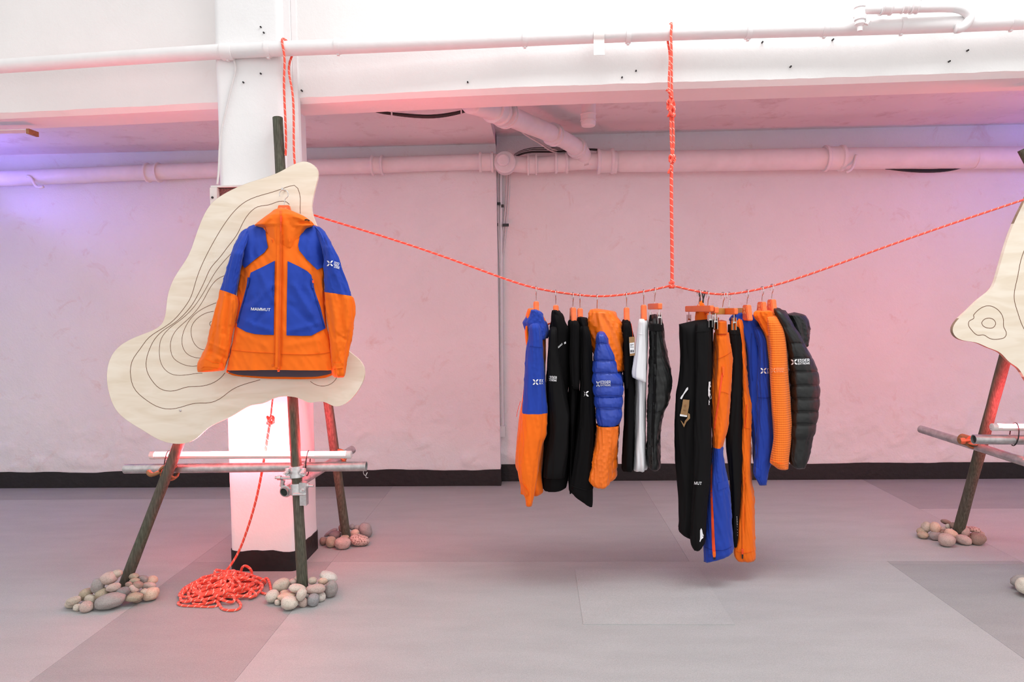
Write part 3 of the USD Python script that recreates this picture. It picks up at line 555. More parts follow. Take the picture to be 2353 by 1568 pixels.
def coupler(t, c, d1, d2, c2, sides=(-1, 1)):
    """right-angle scaffold coupler: two half-shell collars with flanges, hinge block, two eye bolts with nuts"""
    d1, d2 = d1/np.linalg.norm(d1), d2/np.linalg.norm(d2)
    obj('clamp', cat_([tube([c-d1*.030, c-d1*.028, c+d1*.028, c+d1*.030], [.026, .0335, .0335, .026], 24), tube([c2-d2*.028, c2-d2*.026, c2+d2*.026, c2+d2*.028], [.026, .0325, .0325, .026], 24)]), 'cast_clamp_steel', t, smooth=30)
    n = np.cross(d1, d2); n /= np.linalg.norm(n); n = n if n[1] < 0 else -n
    for s in sides:
        o = c+d2*.040*s+n*.012
        obj('clamp_ear', cat_([tube([o-d1*.020, o-d1*.018, o+d1*.018, o+d1*.020], [.006, .013, .013, .006], 10), tube([o-n*.008, o+n*.022], .012, 12)]), 'cast_clamp_steel', t, smooth=30)
        obj('clamp_bolt', cat_([tube([o+n*.018, o+n*.030], .0105, 6), tube([o+n*.028, o+n*.052], .0055, 10)]), 'cast_clamp_steel', t, smooth=30)
p2 = on_z(*pl2, .605); p2b = on_z(*pl2, .520)
coupler(lt, p2, top2-L2, cb_-ca, np.array([p2[0], 3.43, .5*(ca+cb_)[2]]))
dm = on_line(da, db, 3.44)
coupler(lt, p2b, top2-L2, np.array([1., 0, 0]), p2b+[-.005, .03, 0], (1,))
obj('clamp', cat_([tube([da+dd*.012, da+dd*.014, da+dd*.055, da+dd*.057], [.026, .032, .032, .026], 24), tube([da+dd*.035+[-.03, 0, .02], da+dd*.035+[-.02, -.01, .055]], .012, 10), tube([da+dd*.035+[-.06, -.01, .066], da+dd*.035+[.03, -.01, .062]], .007, 10), tube([da+dd*.035+[-.048, -.01, .0655], da+dd*.035+[-.03, -.01, .065]], .013, 6)]), 'cast_clamp_steel', lt, smooth=30)
obj('clamp_bolt', cat_([tube([p2b+[-.01, -.034, -.018], p2b+[.055, -.03, -.018]], .008, 10), tube([p2b+[.04, -.012, .022], p2b+[.085, -.012, .018]], .0065, 10), tube([p2b+[.045, -.012, .022], p2b+[.062, -.012, .02]], .013, 6), box(p2b+[.022, -.036, -.075], p2b+[.055, 0, .04])]), 'cast_clamp_steel', lt, smooth=30)
def lash(t, c, d1, d2, r, n=3, seed=0, tail=True, m_='leather_strap'):
    rng = random.Random(seed); u = (d1/np.linalg.norm(d1)+d2/np.linalg.norm(d2)); u /= np.linalg.norm(u); v = np.cross(d1, d2); v /= np.linalg.norm(v); w = np.cross(u, v)
    for k in range(n):
        uu = w if k % 2 == 0 else u; th = np.linspace(0, 2*np.pi, 28)
        ctr = c+(u if k % 2 == 0 else w)*(k-1)*.012
        obj('lashing', tube([ctr+uu*np.cos(a)*(r+.004)+v*np.sin(a)*(r*1.75)+(u if k % 2 == 0 else w)*.012*np.sin(a+k) for a in th], .0070, 8), m_, t, smooth=True)
    if tail: obj('lashing_end', tube(spline([c-v*r*1.9+[-.03, 0, .01], c-v*r*2.0+[-.065, -.01, .0], c-v*r*1.9+[-.085, 0, .012]], 12), [.010]*6+[.013]*6, 8), m_, t, smooth=True)
pz = on_z(*pl1, .60); lash(lt, pz+[0, .04, 0], pl1[1]-pl1[0], cb_-ca, .03, 4, 1)
pz3 = on_z(*pl3, .575); lash(lt, (pz3+on_line(da, db, pz3[1]))/2, pl3[1]-pl3[0], db-da, .03, 3, 2, False)
obj('string_end', tube(spline(ppath([(838, 1082), (836, 1090), (840, 1093), (844, 1086), (841, 1092), (846, 1098)], 3.42), 30), .0012, 6), 'cable_white', lt, smooth=True)
obj('tube_bore', tube([da+dd*.008, da+dd*.0085], .0205, 20), 'dark_bore', lt)
# board plane: leaning with the poles
def boardY(px, py, y0=3.238, k=.075):
    px, py = np.asarray(px, float), np.asarray(py, float)
    d = FWD+((px-CX)/FPX)[..., None]*RGT-((py-CY)/FPX)[..., None]*UPV
    return d[..., 1]*(y0+k*EYE)/(d[..., 1]-k*d[..., 2])
def closed(pts, n=260):
    P = np.asarray(pts+[pts[0]], float); tck, u = splprep(P.T, s=0, per=1); return np.array(splev(np.linspace(0, 1, n, endpoint=False), tck)).T
def edge_band(P, surf, thick):
    Yf = surf(P[:, 0], P[:, 1]); c = P.mean(0); Q = c+(P-c)*1.0006; a, b = toplane(Q[:, 0], Q[:, 1], Yf+.0004), toplane(Q[:, 0], Q[:, 1], Yf+thick); b[:, [0, 2]] = a[:, [0, 2]]; b[:, 1] = a[:, 1]+thick; k = len(P); i = np.arange(k); j = (i+1) % k
    return trimesh.Trimesh(np.vstack([a, b]), np.vstack([np.stack([i, j, k+j], 1), np.stack([i, k+j, k+i], 1)]), process=False)
def straight_panel(P, surf, thick, step=16.):
    m = patch(P, surf, 0.0, step, 0.0); k = len(m.vertices)//2; m.vertices[k:] = m.vertices[:k]+[0, thick, 0]; return m
outline = [(706, 372), (729, 391), (726, 425), (719, 455), (716, 480), (722, 505), (738, 545), (760, 620), (778, 720), (790, 795), (812, 816), (830, 833), (838, 858), (830, 885), (812, 912), (790, 930), (768, 934), (750, 926), (735, 923), (712, 926), (690, 917), (670, 912), (645, 912), (625, 918), (605, 927), (580, 931), (558, 941), (530, 958), (500, 972), (478, 984), (460, 1000), (443, 1013), (420, 1020), (393, 1019), (362, 1009), (328, 989), (290, 965), (266, 941), (252, 908), (246, 875), (249, 838), (263, 808), (291, 785), (340, 764), (372, 744), (381, 718), (384, 690), (400, 640), (433, 587), (450, 542), (464, 505), (486, 468), (520, 443), (572, 420), (641, 396), (675, 378)]
OP = closed(outline); BT = .015
cbd = thing('contour_board', 'large pale plywood board cut like a hill map, on the left tripod behind the jacket', 'board', at(545, 1020, 3.29))
obj('panel', straight_panel(OP, boardY, BT), 'plywood', cbd); obj('edge', edge_band(OP, boardY, BT), 'plywood', cbd, smooth=40)
LINES = [
 [(690, 491), (690, 456), (687.5, 441), (677, 426), (668.6, 427), (634, 439), (593, 451), (565, 463), (544.6, 479), (520.5, 508), (496.4, 546), (475.8, 584), (460, 618), (448, 653), (438, 684), (420.7, 711), (400, 735), (370, 757), (340, 778), (322, 802), (304, 829), (300, 864), (308.5, 893), (333, 917.5), (362, 935), (387, 940.5), (416, 936), (450.5, 927), (481, 926), (505, 917), (530, 898), (560, 884), (598, 873)],
 [(665, 470), (655, 463), (641, 463), (617, 471), (593, 475), (575.6, 487), (558.4, 511.5), (544.6, 539), (524, 566.6), (503, 594), (484, 616.5), (472, 642), (455, 677), (441, 701), (420.7, 725), (400, 743), (372, 762), (352, 785), (343, 804), (336, 829), (338, 854), (350, 876), (367, 893), (387, 899), (406.5, 897), (426, 890.6), (460, 888), (490, 880), (517, 857)],
 [(534, 580), (515, 600), (492, 630), (475, 660), (460, 685), (440, 712), (415, 735), (388, 756), (370, 780), (366, 804), (374.6, 844), (392, 859), (421, 862.7), (465, 858)],
 [(515, 634), (487, 655), (470, 685), (450, 715), (425, 740), (402, 763), (392, 788), (392, 803), (398, 822), (411, 833), (436, 841.6), (458, 840)],
 [(497, 696), (469, 708), (445, 725), (427.5, 749), (419, 773), (419, 794), (427.5, 811), (445, 821), (466, 823)],
 [(491, 716), (469, 721.6), (451.6, 733.6), (441, 749), (439.6, 770), (445, 787), (455, 799), (470, 804)],
 [(486, 739), (482, 743), (483, 748), (490, 752)],
 [(713, 876.5), (727, 885), (744, 887.5), (761.6, 881.7), (773.6, 868)]]
for i, l in enumerate(LINES): obj('contour_line', ribbon(l, 1.15 if i < 2 else 1.0, boardY, .0006, 90, .001), 'engraved_line', cbd)
def screw(t, px, py):
    c = at(px, py, float(boardY(px, py))); obj('screw', cat_([tube([c+[0, .006, 0], c+[0, -.002, 0], c+[0, -.005, 0]], [.0062, .0062, .003], 14)]), 'hook_steel', t, smooth=30)
screw(cbd, 414.5, 944)
c = at(655, 439, float(boardY(655, 439)))
obj('screw_hook', cat_([tube([c+[0, .004, 0], c+[0, -.032, .003]], .004, 10), tube([c+[0, -.030, .003], c+[0, -.038, .004]], .006, 12)]), 'hook_steel', cbd, smooth=30)
# red light tube of the left stand
def tube_lamp(label, a, b, ties, r=.019, glow='red_tube_glow'):
    d = (b-a)/np.linalg.norm(b-a); t = thing('red_light_tube', label, 'lamp', (a+b)/2)
    an = np.linspace(math.radians(-3), math.radians(204), 26); cs = np.stack([np.zeros(26), -np.cos(an), np.sin(an)], 1)*r
    V = np.vstack([a+d*.022+cs, b-d*.022+cs]); i = np.arange(25); obj('glowing_tube', trimesh.Trimesh(V, np.vstack([np.stack([i, i+1, 26+i+1], 1), np.stack([i, 26+i+1, 26+i], 1)]), process=False), glow, t, smooth=True)
    an = np.linspace(math.radians(204), math.radians(357), 20); c2 = np.stack([np.zeros(20), -np.cos(an), np.sin(an)], 1)*r; V = np.vstack([a+d*.022+c2, b-d*.022+c2]); i = np.arange(19)
    obj('tube_back', trimesh.Trimesh(V, np.vstack([np.stack([i, i+1, 20+i+1], 1), np.stack([i, 20+i+1, 20+i], 1)]), process=False), 'frame_metal', t, smooth=True)
    for e, s in ((a, 1), (b, -1)):
        obj('end_cap', tube([e, e+d*s*.002, e+d*s*.026, e+d*s*.027], [r*.85, r*1.06, r*1.06, r], 24), 'frame_metal', t, smooth=30)
        obj('pin', cat_([tube([e-d*s*.008+[0, 0, k], e+[0, 0, k]], .0015, 6) for k in (-.007, .007)]), 'galvanised_steel', t)
    for q, zb in ties:
        th = np.linspace(0, 2*np.pi, 30); obj('cable_tie', tube([q+[.006*np.sin(x), (r+.004)*1.45*np.cos(x), -zb/2+(zb/2+r+.003)*np.sin(x)] for x in th], .0028, 6), 'black_plastic', t, smooth=True)
    return t
TY = 3.435
a, b = at(345, 1047, TY), at(808, 1045.5, TY)
tube_lamp('glowing red light tube tied above the cross tube of the left tripod', a, b, [(at(385, 1047, TY), .085), (at(707, 1046, TY), .085)])
# ------------------------------------------------------------------ right tripod, cut by the edge of the picture
R1, R2, R3 = grounded(2197, 1225, 4.1), grounded(2392, 1330, 3.42), grounded(2900, 1330, 3.42)
rapex = at(2425, 430, 3.64)
rt = thing('tripod_stand', 'right tripod of weathered poles and scaffold tubes cut off by the picture edge', 'stand', (R2[0], 3.5, 0))
for a, b in ((R1, at(2311, 818, 3.74)+(at(2311, 818, 3.74)-R1)*.62), (R2, R2+(rapex-R2)*1.12), (at(2352, 342, 3.68), R3)): obj('pole', pole(a, b, .029), 'weathered_wood', rt, smooth=50)
ra, rb = at(2117, 987, 4.28), at(2353, 1061, 3.52); rb = ra+(rb-ra)*1.35; obj('cross_tube', hollow(ra, rb, .0235), 'galvanised_steel', rt, smooth=40)
obj('tube_cap', tube([ra, ra-(rb-ra)/np.linalg.norm(rb-ra)*.004], .0235, 20), 'galvanised_steel', rt)
ra2, rb2 = at(2237, 1010, 3.60), at(2800, 1016, 3.60); obj('cross_tube', hollow(ra2, rb2, .0255), 'galvanised_steel', rt, smooth=40)
obj('tube_bore', tube([ra2+[.012, 0, 0], ra2+[.014, 0, 0]], .0215, 20), 'dark_bore', rt)
cc = at(2220, 1012, 3.86); obj('rusty_clamp', cat_([tube([cc-(rb-ra)*.03, cc+(rb-ra)*.03], .03, 16), tube([cc+[-.055, -.04, .005], cc+[.06, -.05, .012]], .009, 8), tube([cc+[-.06, -.04, .004], cc+[-.035, -.04, .006]], .018, 6), tube([cc+[.03, -.05, .01], cc+[.052, -.05, .011]], .02, 6)]), 'leather_strap', rt, smooth=30)
lash(rt, cc+[.02, -.02, -.01], rb-ra, np.array([0, 0, 1.]), .022, 3, 5, False)
tube_lamp('glowing red light tube on the right tripod, cut by the picture edge', at(2278, 982, 3.60), at(2720, 986, 3.60), [(at(2331, 982, 3.60), .075), (at(2650, 986, 3.6), .075)], .0185, 'dim_red_tube_glow')
D_ = lambda c: (2080+c[0]/2.613, 300+c[1]/2.613)
rout = [D_(c) for c in ((713, 430), (670, 520), (625, 630), (590, 740), (550, 880), (520, 950), (450, 1010), (370, 1085), (305, 1150), (285, 1200), (300, 1235), (370, 1265), (430, 1275), (500, 1305), (570, 1335), (625, 1390), (680, 1430), (713, 1480))]+[(2390, 905), (2470, 925), (2600, 900), (2680, 800), (2650, 640), (2560, 470), (2460, 390), (2395, 400)]
RP = closed(rout); rbY = lambda x, y: boardY(x, y, 3.36, .06)
rbd = thing('contour_board', 'pale plywood map board on the right tripod with ring shaped contour lines', 'board', at(2420, 910, 3.41))
obj('panel', straight_panel(RP, rbY, .02), 'plywood', rbd); obj('edge', edge_band(RP, rbY, .02), 'plywood_edge', rbd, smooth=40)
for l in ([(410, 1110), (450, 1070), (500, 1053), (545, 1068), (590, 1140), (592, 1180), (607, 1215), (600, 1240), (570, 1252), (500, 1245), (470, 1228), (440, 1230), (400, 1200), (380, 1165), (385, 1145), (410, 1130), (410, 1110)], [(460, 1155), (475, 1135), (500, 1127), (535, 1140), (543, 1160), (525, 1185), (500, 1187), (470, 1175), (460, 1155)], [(760, 640), (713, 725), (690, 800), (675, 880), (655, 1010), (675, 1090), (713, 1190), (800, 1260)]):
    obj('contour_line', ribbon([D_(c) for c in l], 1.3, rbY, .0006, 90, .001), 'engraved_line', rbd)

# ------------------------------------------------------------------ ropes
RY = 3.45
def rope(t, pts, r, name='rope', n=200):
    m, uv = tube(spline(pts, n) if len(pts) > 2 else np.array([pts[0]+(pts[1]-pts[0])*x for x in np.linspace(0, 1, n)]), r, 10, True, True)
    return obj(name, m, 'rope_red', t, smooth=True, uv=uv)
cline = thing('clothes_line', 'red rope strung between the two tripods with clothes hanging from it', 'rope', at(1543, 655, RY))
LINE1 = ppath([(660, 474, 3.475), (690, 484, 3.468), (725, 495.5), (850, 534), (1000, 583), (1130, 630), (1228, 661.5), (1290, 673), (1340, 679), (1375, 681), (1430, 677.5), (1480, 670), (1543, 656)], RY)
LINE2 = ppath([(1543, 656), (1580, 665), (1620, 673), (1660, 676.5), (1700, 673), (1760, 661), (1850, 634), (2000, 580), (2200, 510), (2353, 459), (2440, 430, 3.47)], RY)
rope(cline, LINE1, .0052, n=320); rope(cline, LINE2, .0052, n=280)
LP = np.vstack([spline(LINE1, 400), spline(LINE2, 400)]); LPX = np.array([project(p) for p in LP])
def line_at(px):
    i = int(np.argmin(np.abs(LPX[:, 0]-px))); return LP[i]
def knot(c, r, s, seed=0, ax=(0, 0, 1)):
    th = np.linspace(0, 2*np.pi*2.2, 70); p = np.stack([s*.9*np.cos(th)*(1+.25*np.sin(3*th)), s*.8*np.sin(th+.4), s*(1.3*np.sin(1.5*th+seed))], 1)
    return tube(np.asarray(c)+p, r, 9, True, True)
hr = thing('hanging_rope', 'red knotted rope looped over the water pipe holding up the clothes line', 'rope', at(1543, 655, RY))
py0 = float(pf(.70)); f0 = at(1541, 62, py0)
over = [at(1545, 225, RY+.005), at(1543.5, 150, py0-PR-.010), at(1542.5, 98, py0-PR-.0075), at(1542, 78, py0-PR-.007), f0*[1, 0, 0]+[0, py0-.02, PZ+PR+.004], f0*[1, 0, 0]+[-.003, py0+.012, PZ+PR+.006], f0*[1, 0, 0]+[-.007, py0+PR+.006, PZ], at(1537, 110, py0+PR+.005), at(1537.5, 170, RY+.035), at(1540, 225, RY+.012)]
rope(hr, np.array(over), .0058, n=220)
for pts in ([(1540, 225), (1541, 262), (1541.5, 310), (1544, 358)], [(1545, 225), (1546, 262), (1548, 310), (1546, 358)], [(1545, 358), (1544, 372), (1542, 400), (1543, 408)]): rope(hr, ppath(pts, RY), .0058, n=80)
rope(hr, ppath([(1544, 356), (1543, 400), (1543.5, 520), (1544, 652)], RY), .0085, n=140); rope(hr, ppath([(1543, 225), (1540, 214), (1535, 209), (1531, 206)], RY-.006), .0062, 'rope_tail', 30); rope(hr, ppath([(1542, 388), (1537, 394), (1536, 399)], RY-.010), .0058, 'rope_tail', 24)
for (q, y, s) in ((1542, 242, .017), (1543, 257, .016), (1545, 365, .013), (1543.5, 655, .0095)):
    m, uv = knot(at(q, y, RY-.002), .0062, s, q); obj('knot', m, 'rope_red', hr, smooth=True, uv=uv)
lr = thing('hanging_rope', 'red rope looped over the water pipe beside the column, tied to the left tripod', 'rope', at(670, 375, 3.5))
p0 = float(pf(-1.30)); x0 = at(653, 100, p0)[0]
rope(lr, np.array([at(656, 358, 3.53), at(654.5, 250, 3.52), at(653, 170, p0-PR-.010), at(652, 118, p0-PR-.007), np.array([x0, p0-.02, PZ+PR+.004]), np.array([x0+.010, p0+.02, PZ+PR+.005]), np.array([x0+.028, p0+PR+.006, PZ]), at(668, 136, p0+PR+.004), at(670, 200, 3.55), at(675, 300, 3.50), at(679, 390, 3.47)]), .0058, n=300)
# heap of rope on the floor with a line going up behind the board
rng = random.Random(11)
pc = onfloor(516, 1362)
cr = thing('climbing_rope', 'heap of red climbing rope on the floor before the column', 'rope', pc)
pts = []
for i in range(34):
    k = i/33.; cx, cy = rng.gauss(0, .045), rng.gauss(0, .045); rx, ry = rng.uniform(.07, .19)*(1-.25*k), rng.uniform(.05, .15)*(1-.25*k); rot = rng.uniform(0, 3.14); ph = rng.uniform(0, 6.28)
    for j in range(7):
        a = ph+j*2*np.pi/7*(1 if i % 3 else -1); u, v = rx*math.cos(a)*(1+rng.gauss(0, .12)), ry*math.sin(a)*(1+rng.gauss(0, .12))
        x, y = cx+u*math.cos(rot)-v*math.sin(rot), (cy+u*math.sin(rot)+v*math.cos(rot))*.85; rr = math.hypot(x/.235, y/.20)
        x, y = (x/max(rr, 1), y/max(rr, 1)); h = .105*max(0, 1-min(rr, 1)**1.6)
        pts.append(pc+[x, y, .0085+h*(.15+.85*k)*rng.uniform(.75, 1.05)])
lobeL = [(470, 1385), (430, 1380), (409, 1386), (412, 1390), (450, 1394), (500, 1392)]; lobeR = [(590, 1345), (610, 1330), (622, 1352), (617, 1366), (600, 1362), (594, 1345)]; lobeF = [(500, 1375), (505, 1392), (520, 1403), (545, 1402), (552, 1388), (540, 1376)]; lobeT = [(570, 1330), (578, 1322), (572, 1303), (560, 1301), (553, 1312), (556, 1325)]
flat = lambda L, z: [onfloor(a, b, z) for a, b in L]
pts = flat(lobeL, .0075)+pts[:60]+flat(lobeF, .0078)+pts[60:150]+flat(lobeR, .0082)+pts[150:200]+[at(a, b, 3.5) for a, b in lobeT]+pts[200:]
m, uv = tube(spline(np.array(pts), 3000, s=.0006), .0068, 8, True, True); m.vertices[:, 2] = np.maximum(m.vertices[:, 2], .0036)
obj('coil', m, 'rope_red', cr, smooth=True, uv=uv)
rope(cr, ppath([(500, 1330, 3.42), (525, 1306, 3.44), (545, 1275), (562, 1235), (580, 1180), (598, 1105), (606, 1060), (614, 1010), (621, 968)], 3.475), .0062, 'rising_line')
m, uv = knot(at(621, 966, 3.475), .006, .014, 3); obj('knot', m, 'rope_red', cr, smooth=True, uv=uv)
rope(cr, ppath([(621, 966), (624, 940), (628, 900), (632, 860)], 3.475), .004, 'rising_line', 40)

# ------------------------------------------------------------------ hangers
def hook_pts(n=30):
    th = np.linspace(math.radians(205), math.radians(-62), n); r = .0215
    arc = [(r*math.cos(a), 0, -.0215+r*math.sin(a)-.0) for a in th]
    return np.array(arc+[(.003, 0, -.055), (0, 0, -.066), (0, 0, -.082)])
HK = spline(hook_pts(), 60)
NECK = [(-.026, -.076), (.026, -.076), (.032, -.100), (.040, -.122), (.046, -.138), (.050, -.150), (.046, -.156), (.030, -.154), (-.030, -.154), (-.046, -.156), (-.050, -.150), (-.046, -.138), (-.040, -.122), (-.032, -.100)]
def ext_local(poly, t, bev=.004):
    g = Polygon(poly).buffer(-.006).buffer(.006); a = trimesh.creation.extrude_polygon(g.buffer(-bev), t, engine='earcut'); b = trimesh.creation.extrude_polygon(g, t-2*bev, engine='earcut'); b.apply_translation([0, 0, bev])
    m = cat_([a, b]); v = m.vertices.copy(); m.vertices = np.stack([v[:, 0], t/2-v[:, 2], v[:, 1]], 1); return m
def xlocal(c, s, y):
    out = []
    for ax in (1, -1):
        for ay in (1, -1):
            g = Polygon(PET*[ax*s, ay*s]+c).buffer(0); m = trimesh.creation.extrude_polygon(g, .0006, engine='earcut'); v = m.vertices.copy(); m.vertices = np.stack([v[:, 0], y+np.sign(y)*v[:, 2], v[:, 1]], 1); out.append(m)
    return cat_(out)
def rz_for(p, yaw):
    d = np.array([p[0], p[1]])/np.hypot(p[0], p[1]); R_ = np.array([d[1], -d[0]]); v = -d*math.cos(math.radians(yaw))+R_*math.sin(math.radians(yaw)); return math.degrees(math.atan2(v[1], v[0]))
def coat_hanger(loc, rz, label):
    t = thing('coat_hanger', label, 'hanger', loc, rz, 'coat hangers on the clothes line', local=True)
    obj('hook', tube(HK, .0021, 8), 'hook_steel', t, smooth=True); obj('hanger_body', ext_local(NECK, .026), 'hanger_orange', t, smooth=30)
    obj('printed_mark', xlocal(np.array([0, -.104]), .017, -.0132), 'print_pale_orange', t); obj('printed_mark', xlocal(np.array([0, -.104]), .017, .0132), 'print_pale_orange', t)
    return t
def clip_hanger(loc, rz, label, m_='hanger_orange', grp='clip hangers on the clothes line'):
    t = thing('clip_hanger', label, 'hanger', loc, rz, grp, local=True)
    obj('hook', tube(HK, .0021, 8), 'hook_steel', t, smooth=True); obj('hanger_bar', ext_local([(-.150, -.080), (.150, -.080), (.150, -.110), (-.150, -.110)], .020, .002), m_, t, smooth=30)
    for s in (-1, 1):
        x = s*.125
        obj('clip', cat_([box((x-.0035, -.0012, -.150), (x+.0035, .0012, -.108)), box((x-.010, -.009, -.185), (x+.010, -.0072, -.125)), box((x-.010, .0072, -.185), (x+.010, .009, -.125)), box((x-.006, -.008, -.150), (x+.006, .008, -.145)),
            tube([(x, -.0085, -.150), (x, .0085, -.150)], .004, 10)]), 'hook_steel', t, smooth=30)
    return t
def hang(px, yaw): p = line_at(px)+[0, 0, .0095]; return p, rz_for(p, yaw)
G = [(1231, 2, 'orange coat hanger leftmost on the rope, holding the blue and orange shell jacket'), (1278, -2, 'orange coat hanger standing up out of the black jacket collar, second from left'),
     (1315, 8, 'orange coat hanger with tilted hook in the black t-shirt, third from left'), (1332, 3, 'orange coat hanger in the long black pullover beside the orange puffer hood'),
     (1371, 4, 'coat hanger almost hidden in the hood of the blue and orange down jacket'), (1439, 3, 'orange coat hanger of the black top with the brown price tag'), (1478, 4, 'orange coat hanger of the white t-shirt'),
     (1716, 20, 'orange coat hanger of the plain blue jacket, half behind the mustard clip hanger'), (1751, 22, 'orange coat hanger showing its printed mark above the orange fleece'), (1774, 20, 'rightmost orange coat hanger, carrying the black hooded down jacket')]
proto = None
for q, yaw, lab in G:
    p, rz = hang(q, yaw)
    if proto is None: proto = coat_hanger(p, rz, lab)
    else: dup(proto, p, rz, lab)
cproto = None
for q, yaw, lab in ((1503, 10, 'small orange clip hanger holding the quilted black trousers beside the white t-shirt'), (1605, 24, 'orange clip hanger with two steel clips on the wide black trousers'), (1626, 16, 'orange clip hanger behind, holding the orange and blue trousers'), (1662, 24, 'orange clip hanger slanting over the narrow black trousers')):
    p, rz = hang(q, yaw)
    if cproto is None: cproto = clip_hanger(p, rz, lab)
    else: dup(cproto, p, rz, lab)
p, rz = hang(1675, 180-28)
clip_hanger(p, rz, 'mustard coloured wooden clip hanger slanting the other way', 'hanger_wood', 'clip hangers on the clothes line')

# ------------------------------------------------------------------ garments
def garment(name, label, cat, parts, group=None):
    """parts: (name, mesh, material[, label])"""
    V = np.vstack([p[1].vertices for p in parts]); c = V.mean(0); loc = (c[0], c[1], V[:, 2].min())
    t = thing(name, label, cat, loc, 0, group)
    for p in parts: obj(p[0], p[1], p[2], t, smooth=55, label=p[3] if len(p) > 3 else None)
    return t
AA = lambda c: tuple(A_(c)); BB = lambda c: tuple(B_(c)); JJ = lambda c: tuple(J_(c))
SL, BD = 3.33, 3.45   # depth of near sleeves, of bodies
GRP = 'clothes hanging on the rope'
def aline(pts, w, surf, m_, conv=AA, off=.003): return ribbon([conv(p) for p in pts], w, surf, off, 40, .003)
# 1 blue and orange shell jacket seen from its side
s1 = loft([(300, 178, 222), (330, 163, 238), (400, 158, 246), (500, 143, 255), (600, 136, 262), (700, 129, 268), (800, 122, 273), (897, 117, 276)], SL, .055, conv=AA, seed=1, fold=.008, wr=.003, capz=False, rb=False)
s2 = loft([(896.6, 117, 276), (940, 112, 277), (1000, 108, 275), (1040, 105, 273), (1100, 98, 254), (1160, 92, 240), (1250, 90, 228), (1330, 97, 216), (1370, 106, 208), (1430, 120, 198), (1470, 137, 188), (1512, 141, 180)], SL, .055, conv=AA, seed=1, fold=.008, wr=.003, rt=False)
b1 = loft([(225, 165, 230), (280, 150, 270), (340, 140, 282), (420, 148, 272), (500, 140, 274), (650, 132, 274), (800, 112, 274), (1000, 92, 272), (1150, 78, 262), (1240, 73, 258), (1300, 95, 255), (1390, 160, 262), (1428, 185, 225)], BD+.02, .135, conv=AA, seed=3, fold=.010)
h1 = loft([(208, 172, 205), (225, 166, 240), (250, 155, 255), (280, 136, 264), (296, 129, 268), (320, 137, 276), (350, 152, 280), (385, 168, 276), (410, 185, 262)], 3.39, .075, conv=AA, seed=4, fold=.010, wr=.006)
hl = loft([(202, 160, 196), (220, 152, 200), (260, 140, 200), (300, 136, 180), (340, 135, 160), (400, 139, 165), (450, 148, 160)], 3.41, .06, conv=AA, seed=6, fold=.006)
c1 = loft([(280, 250, 266), (320, 262, 285), (360, 265, 290), (400, 262, 280)], 3.43, .05, conv=AA, seed=7)
sf = Surf(s1); sf2 = Surf(s2)
garment('ski_jacket', 'blue shell jacket with orange lower sleeve, leftmost on the rope', 'jacket', [('body', b1, 'shell_orange'), ('upper_sleeve', s1, 'shell_blue'), ('lower_sleeve', s2, 'shell_orange'), ('hood', h1, 'shell_blue'), ('hood_lining', hl, 'shell_orange'), ('collar', c1, 'shell_blue'),
    ('printed_emblem', xmark(AA((205, 692)), 6.6, 6.6, sf), 'print_white'), ('printed_word', lettering('EI', *AA((231, 690)), 8.6, 5.2, sf), 'print_white'), ('printed_word', lettering('EX', *AA((231, 706)), 8.6, 3.9, sf), 'print_white'),
    ('sleeve_seam', aline([(158, 452), (200, 456), (250, 462)], .6, sf, ''), 'seam_blue'), ('cuff_tab', patch([AA(c) for c in ((104, 1362), (124, 1380), (150, 1412), (158, 1425), (155, 1452), (106, 1440))], sf2, .006, 5., .006, .003), 'shell_orange'), ('drawcord', tube(spline(ppath([AA(c) for c in ((104, 820), (92, 860), (84, 890), (78, 925))], 3.42), 20), .0013, 6), 'zip_red')], GRP)
# 2 black jacket with collar
b2 = loft([(215, 318, 360), (240, 310, 378), (290, 306, 400), (340, 296, 425), (420, 284, 428), (550, 276, 428), (700, 276, 428), (900, 276, 428), (1050, 262, 426), (1200, 240, 424), (1330, 234, 420), (1370, 233, 415), (1398, 255, 350)], BD+.02, .15, conv=AA, seed=11, fold=.012)
s3 = loft([(325, 308, 345), (350, 296, 352), (420, 290, 352), (500, 285, 358), (600, 283, 374), (700, 287, 394), (800, 292, 412), (880, 298, 428), (920, 300, 434), (1000, 300, 430), (1130, 285, 424), (1260, 268, 405), (1330, 266, 392)], SL+.01, .055, conv=AA, seed=12, fold=.009)
k2 = loft([(212, 320, 340), (240, 312, 380), (280, 310, 392), (330, 300, 384), (352, 308, 350)], 3.40, .06, conv=AA, seed=13, fold=.007)
rc = tube(spline(ppath([AA(c) for c in ((305, 302), (290, 305), (280, 325), (280, 352), (292, 345))], 3.43), 24), .004, 8)
sf = Surf(b2); sf3 = Surf(s3)
garment('softshell_jacket', 'black stand-up collar jacket with white print on the sleeve, second from left', 'jacket', [('body', b2, 'knit_black'), ('sleeve', s3, 'shell_black'), ('collar', k2, 'shell_black'), ('collar_piping', rc, 'zip_red'), ('zipper', aline([(398, 290), (420, 330), (435, 400)], .8, sf, ''), 'lining_grey'),
    ('printed_word', lettering('EIGER', *AA((288, 668)), 20.5, 6.2, sf3, ang=4), 'print_white'), ('printed_word', lettering('EXTREME', *AA((287, 684)), 20, 4.0, sf3, ang=4), 'print_white'),
    ('printed_word', lettering('MAMMUT', *AA((358, 466)), 14, 3.4, sf, ang=-42), 'print_white'), ('printed_emblem', patch([AA(c) for c in ((395, 428), (406, 420), (409, 434), (398, 440))], sf, .004, 3., .002), 'print_white'), ('seam', aline([(300, 470), (295, 600), (300, 760)], .5, sf3, ''), 'seam_black')], GRP)
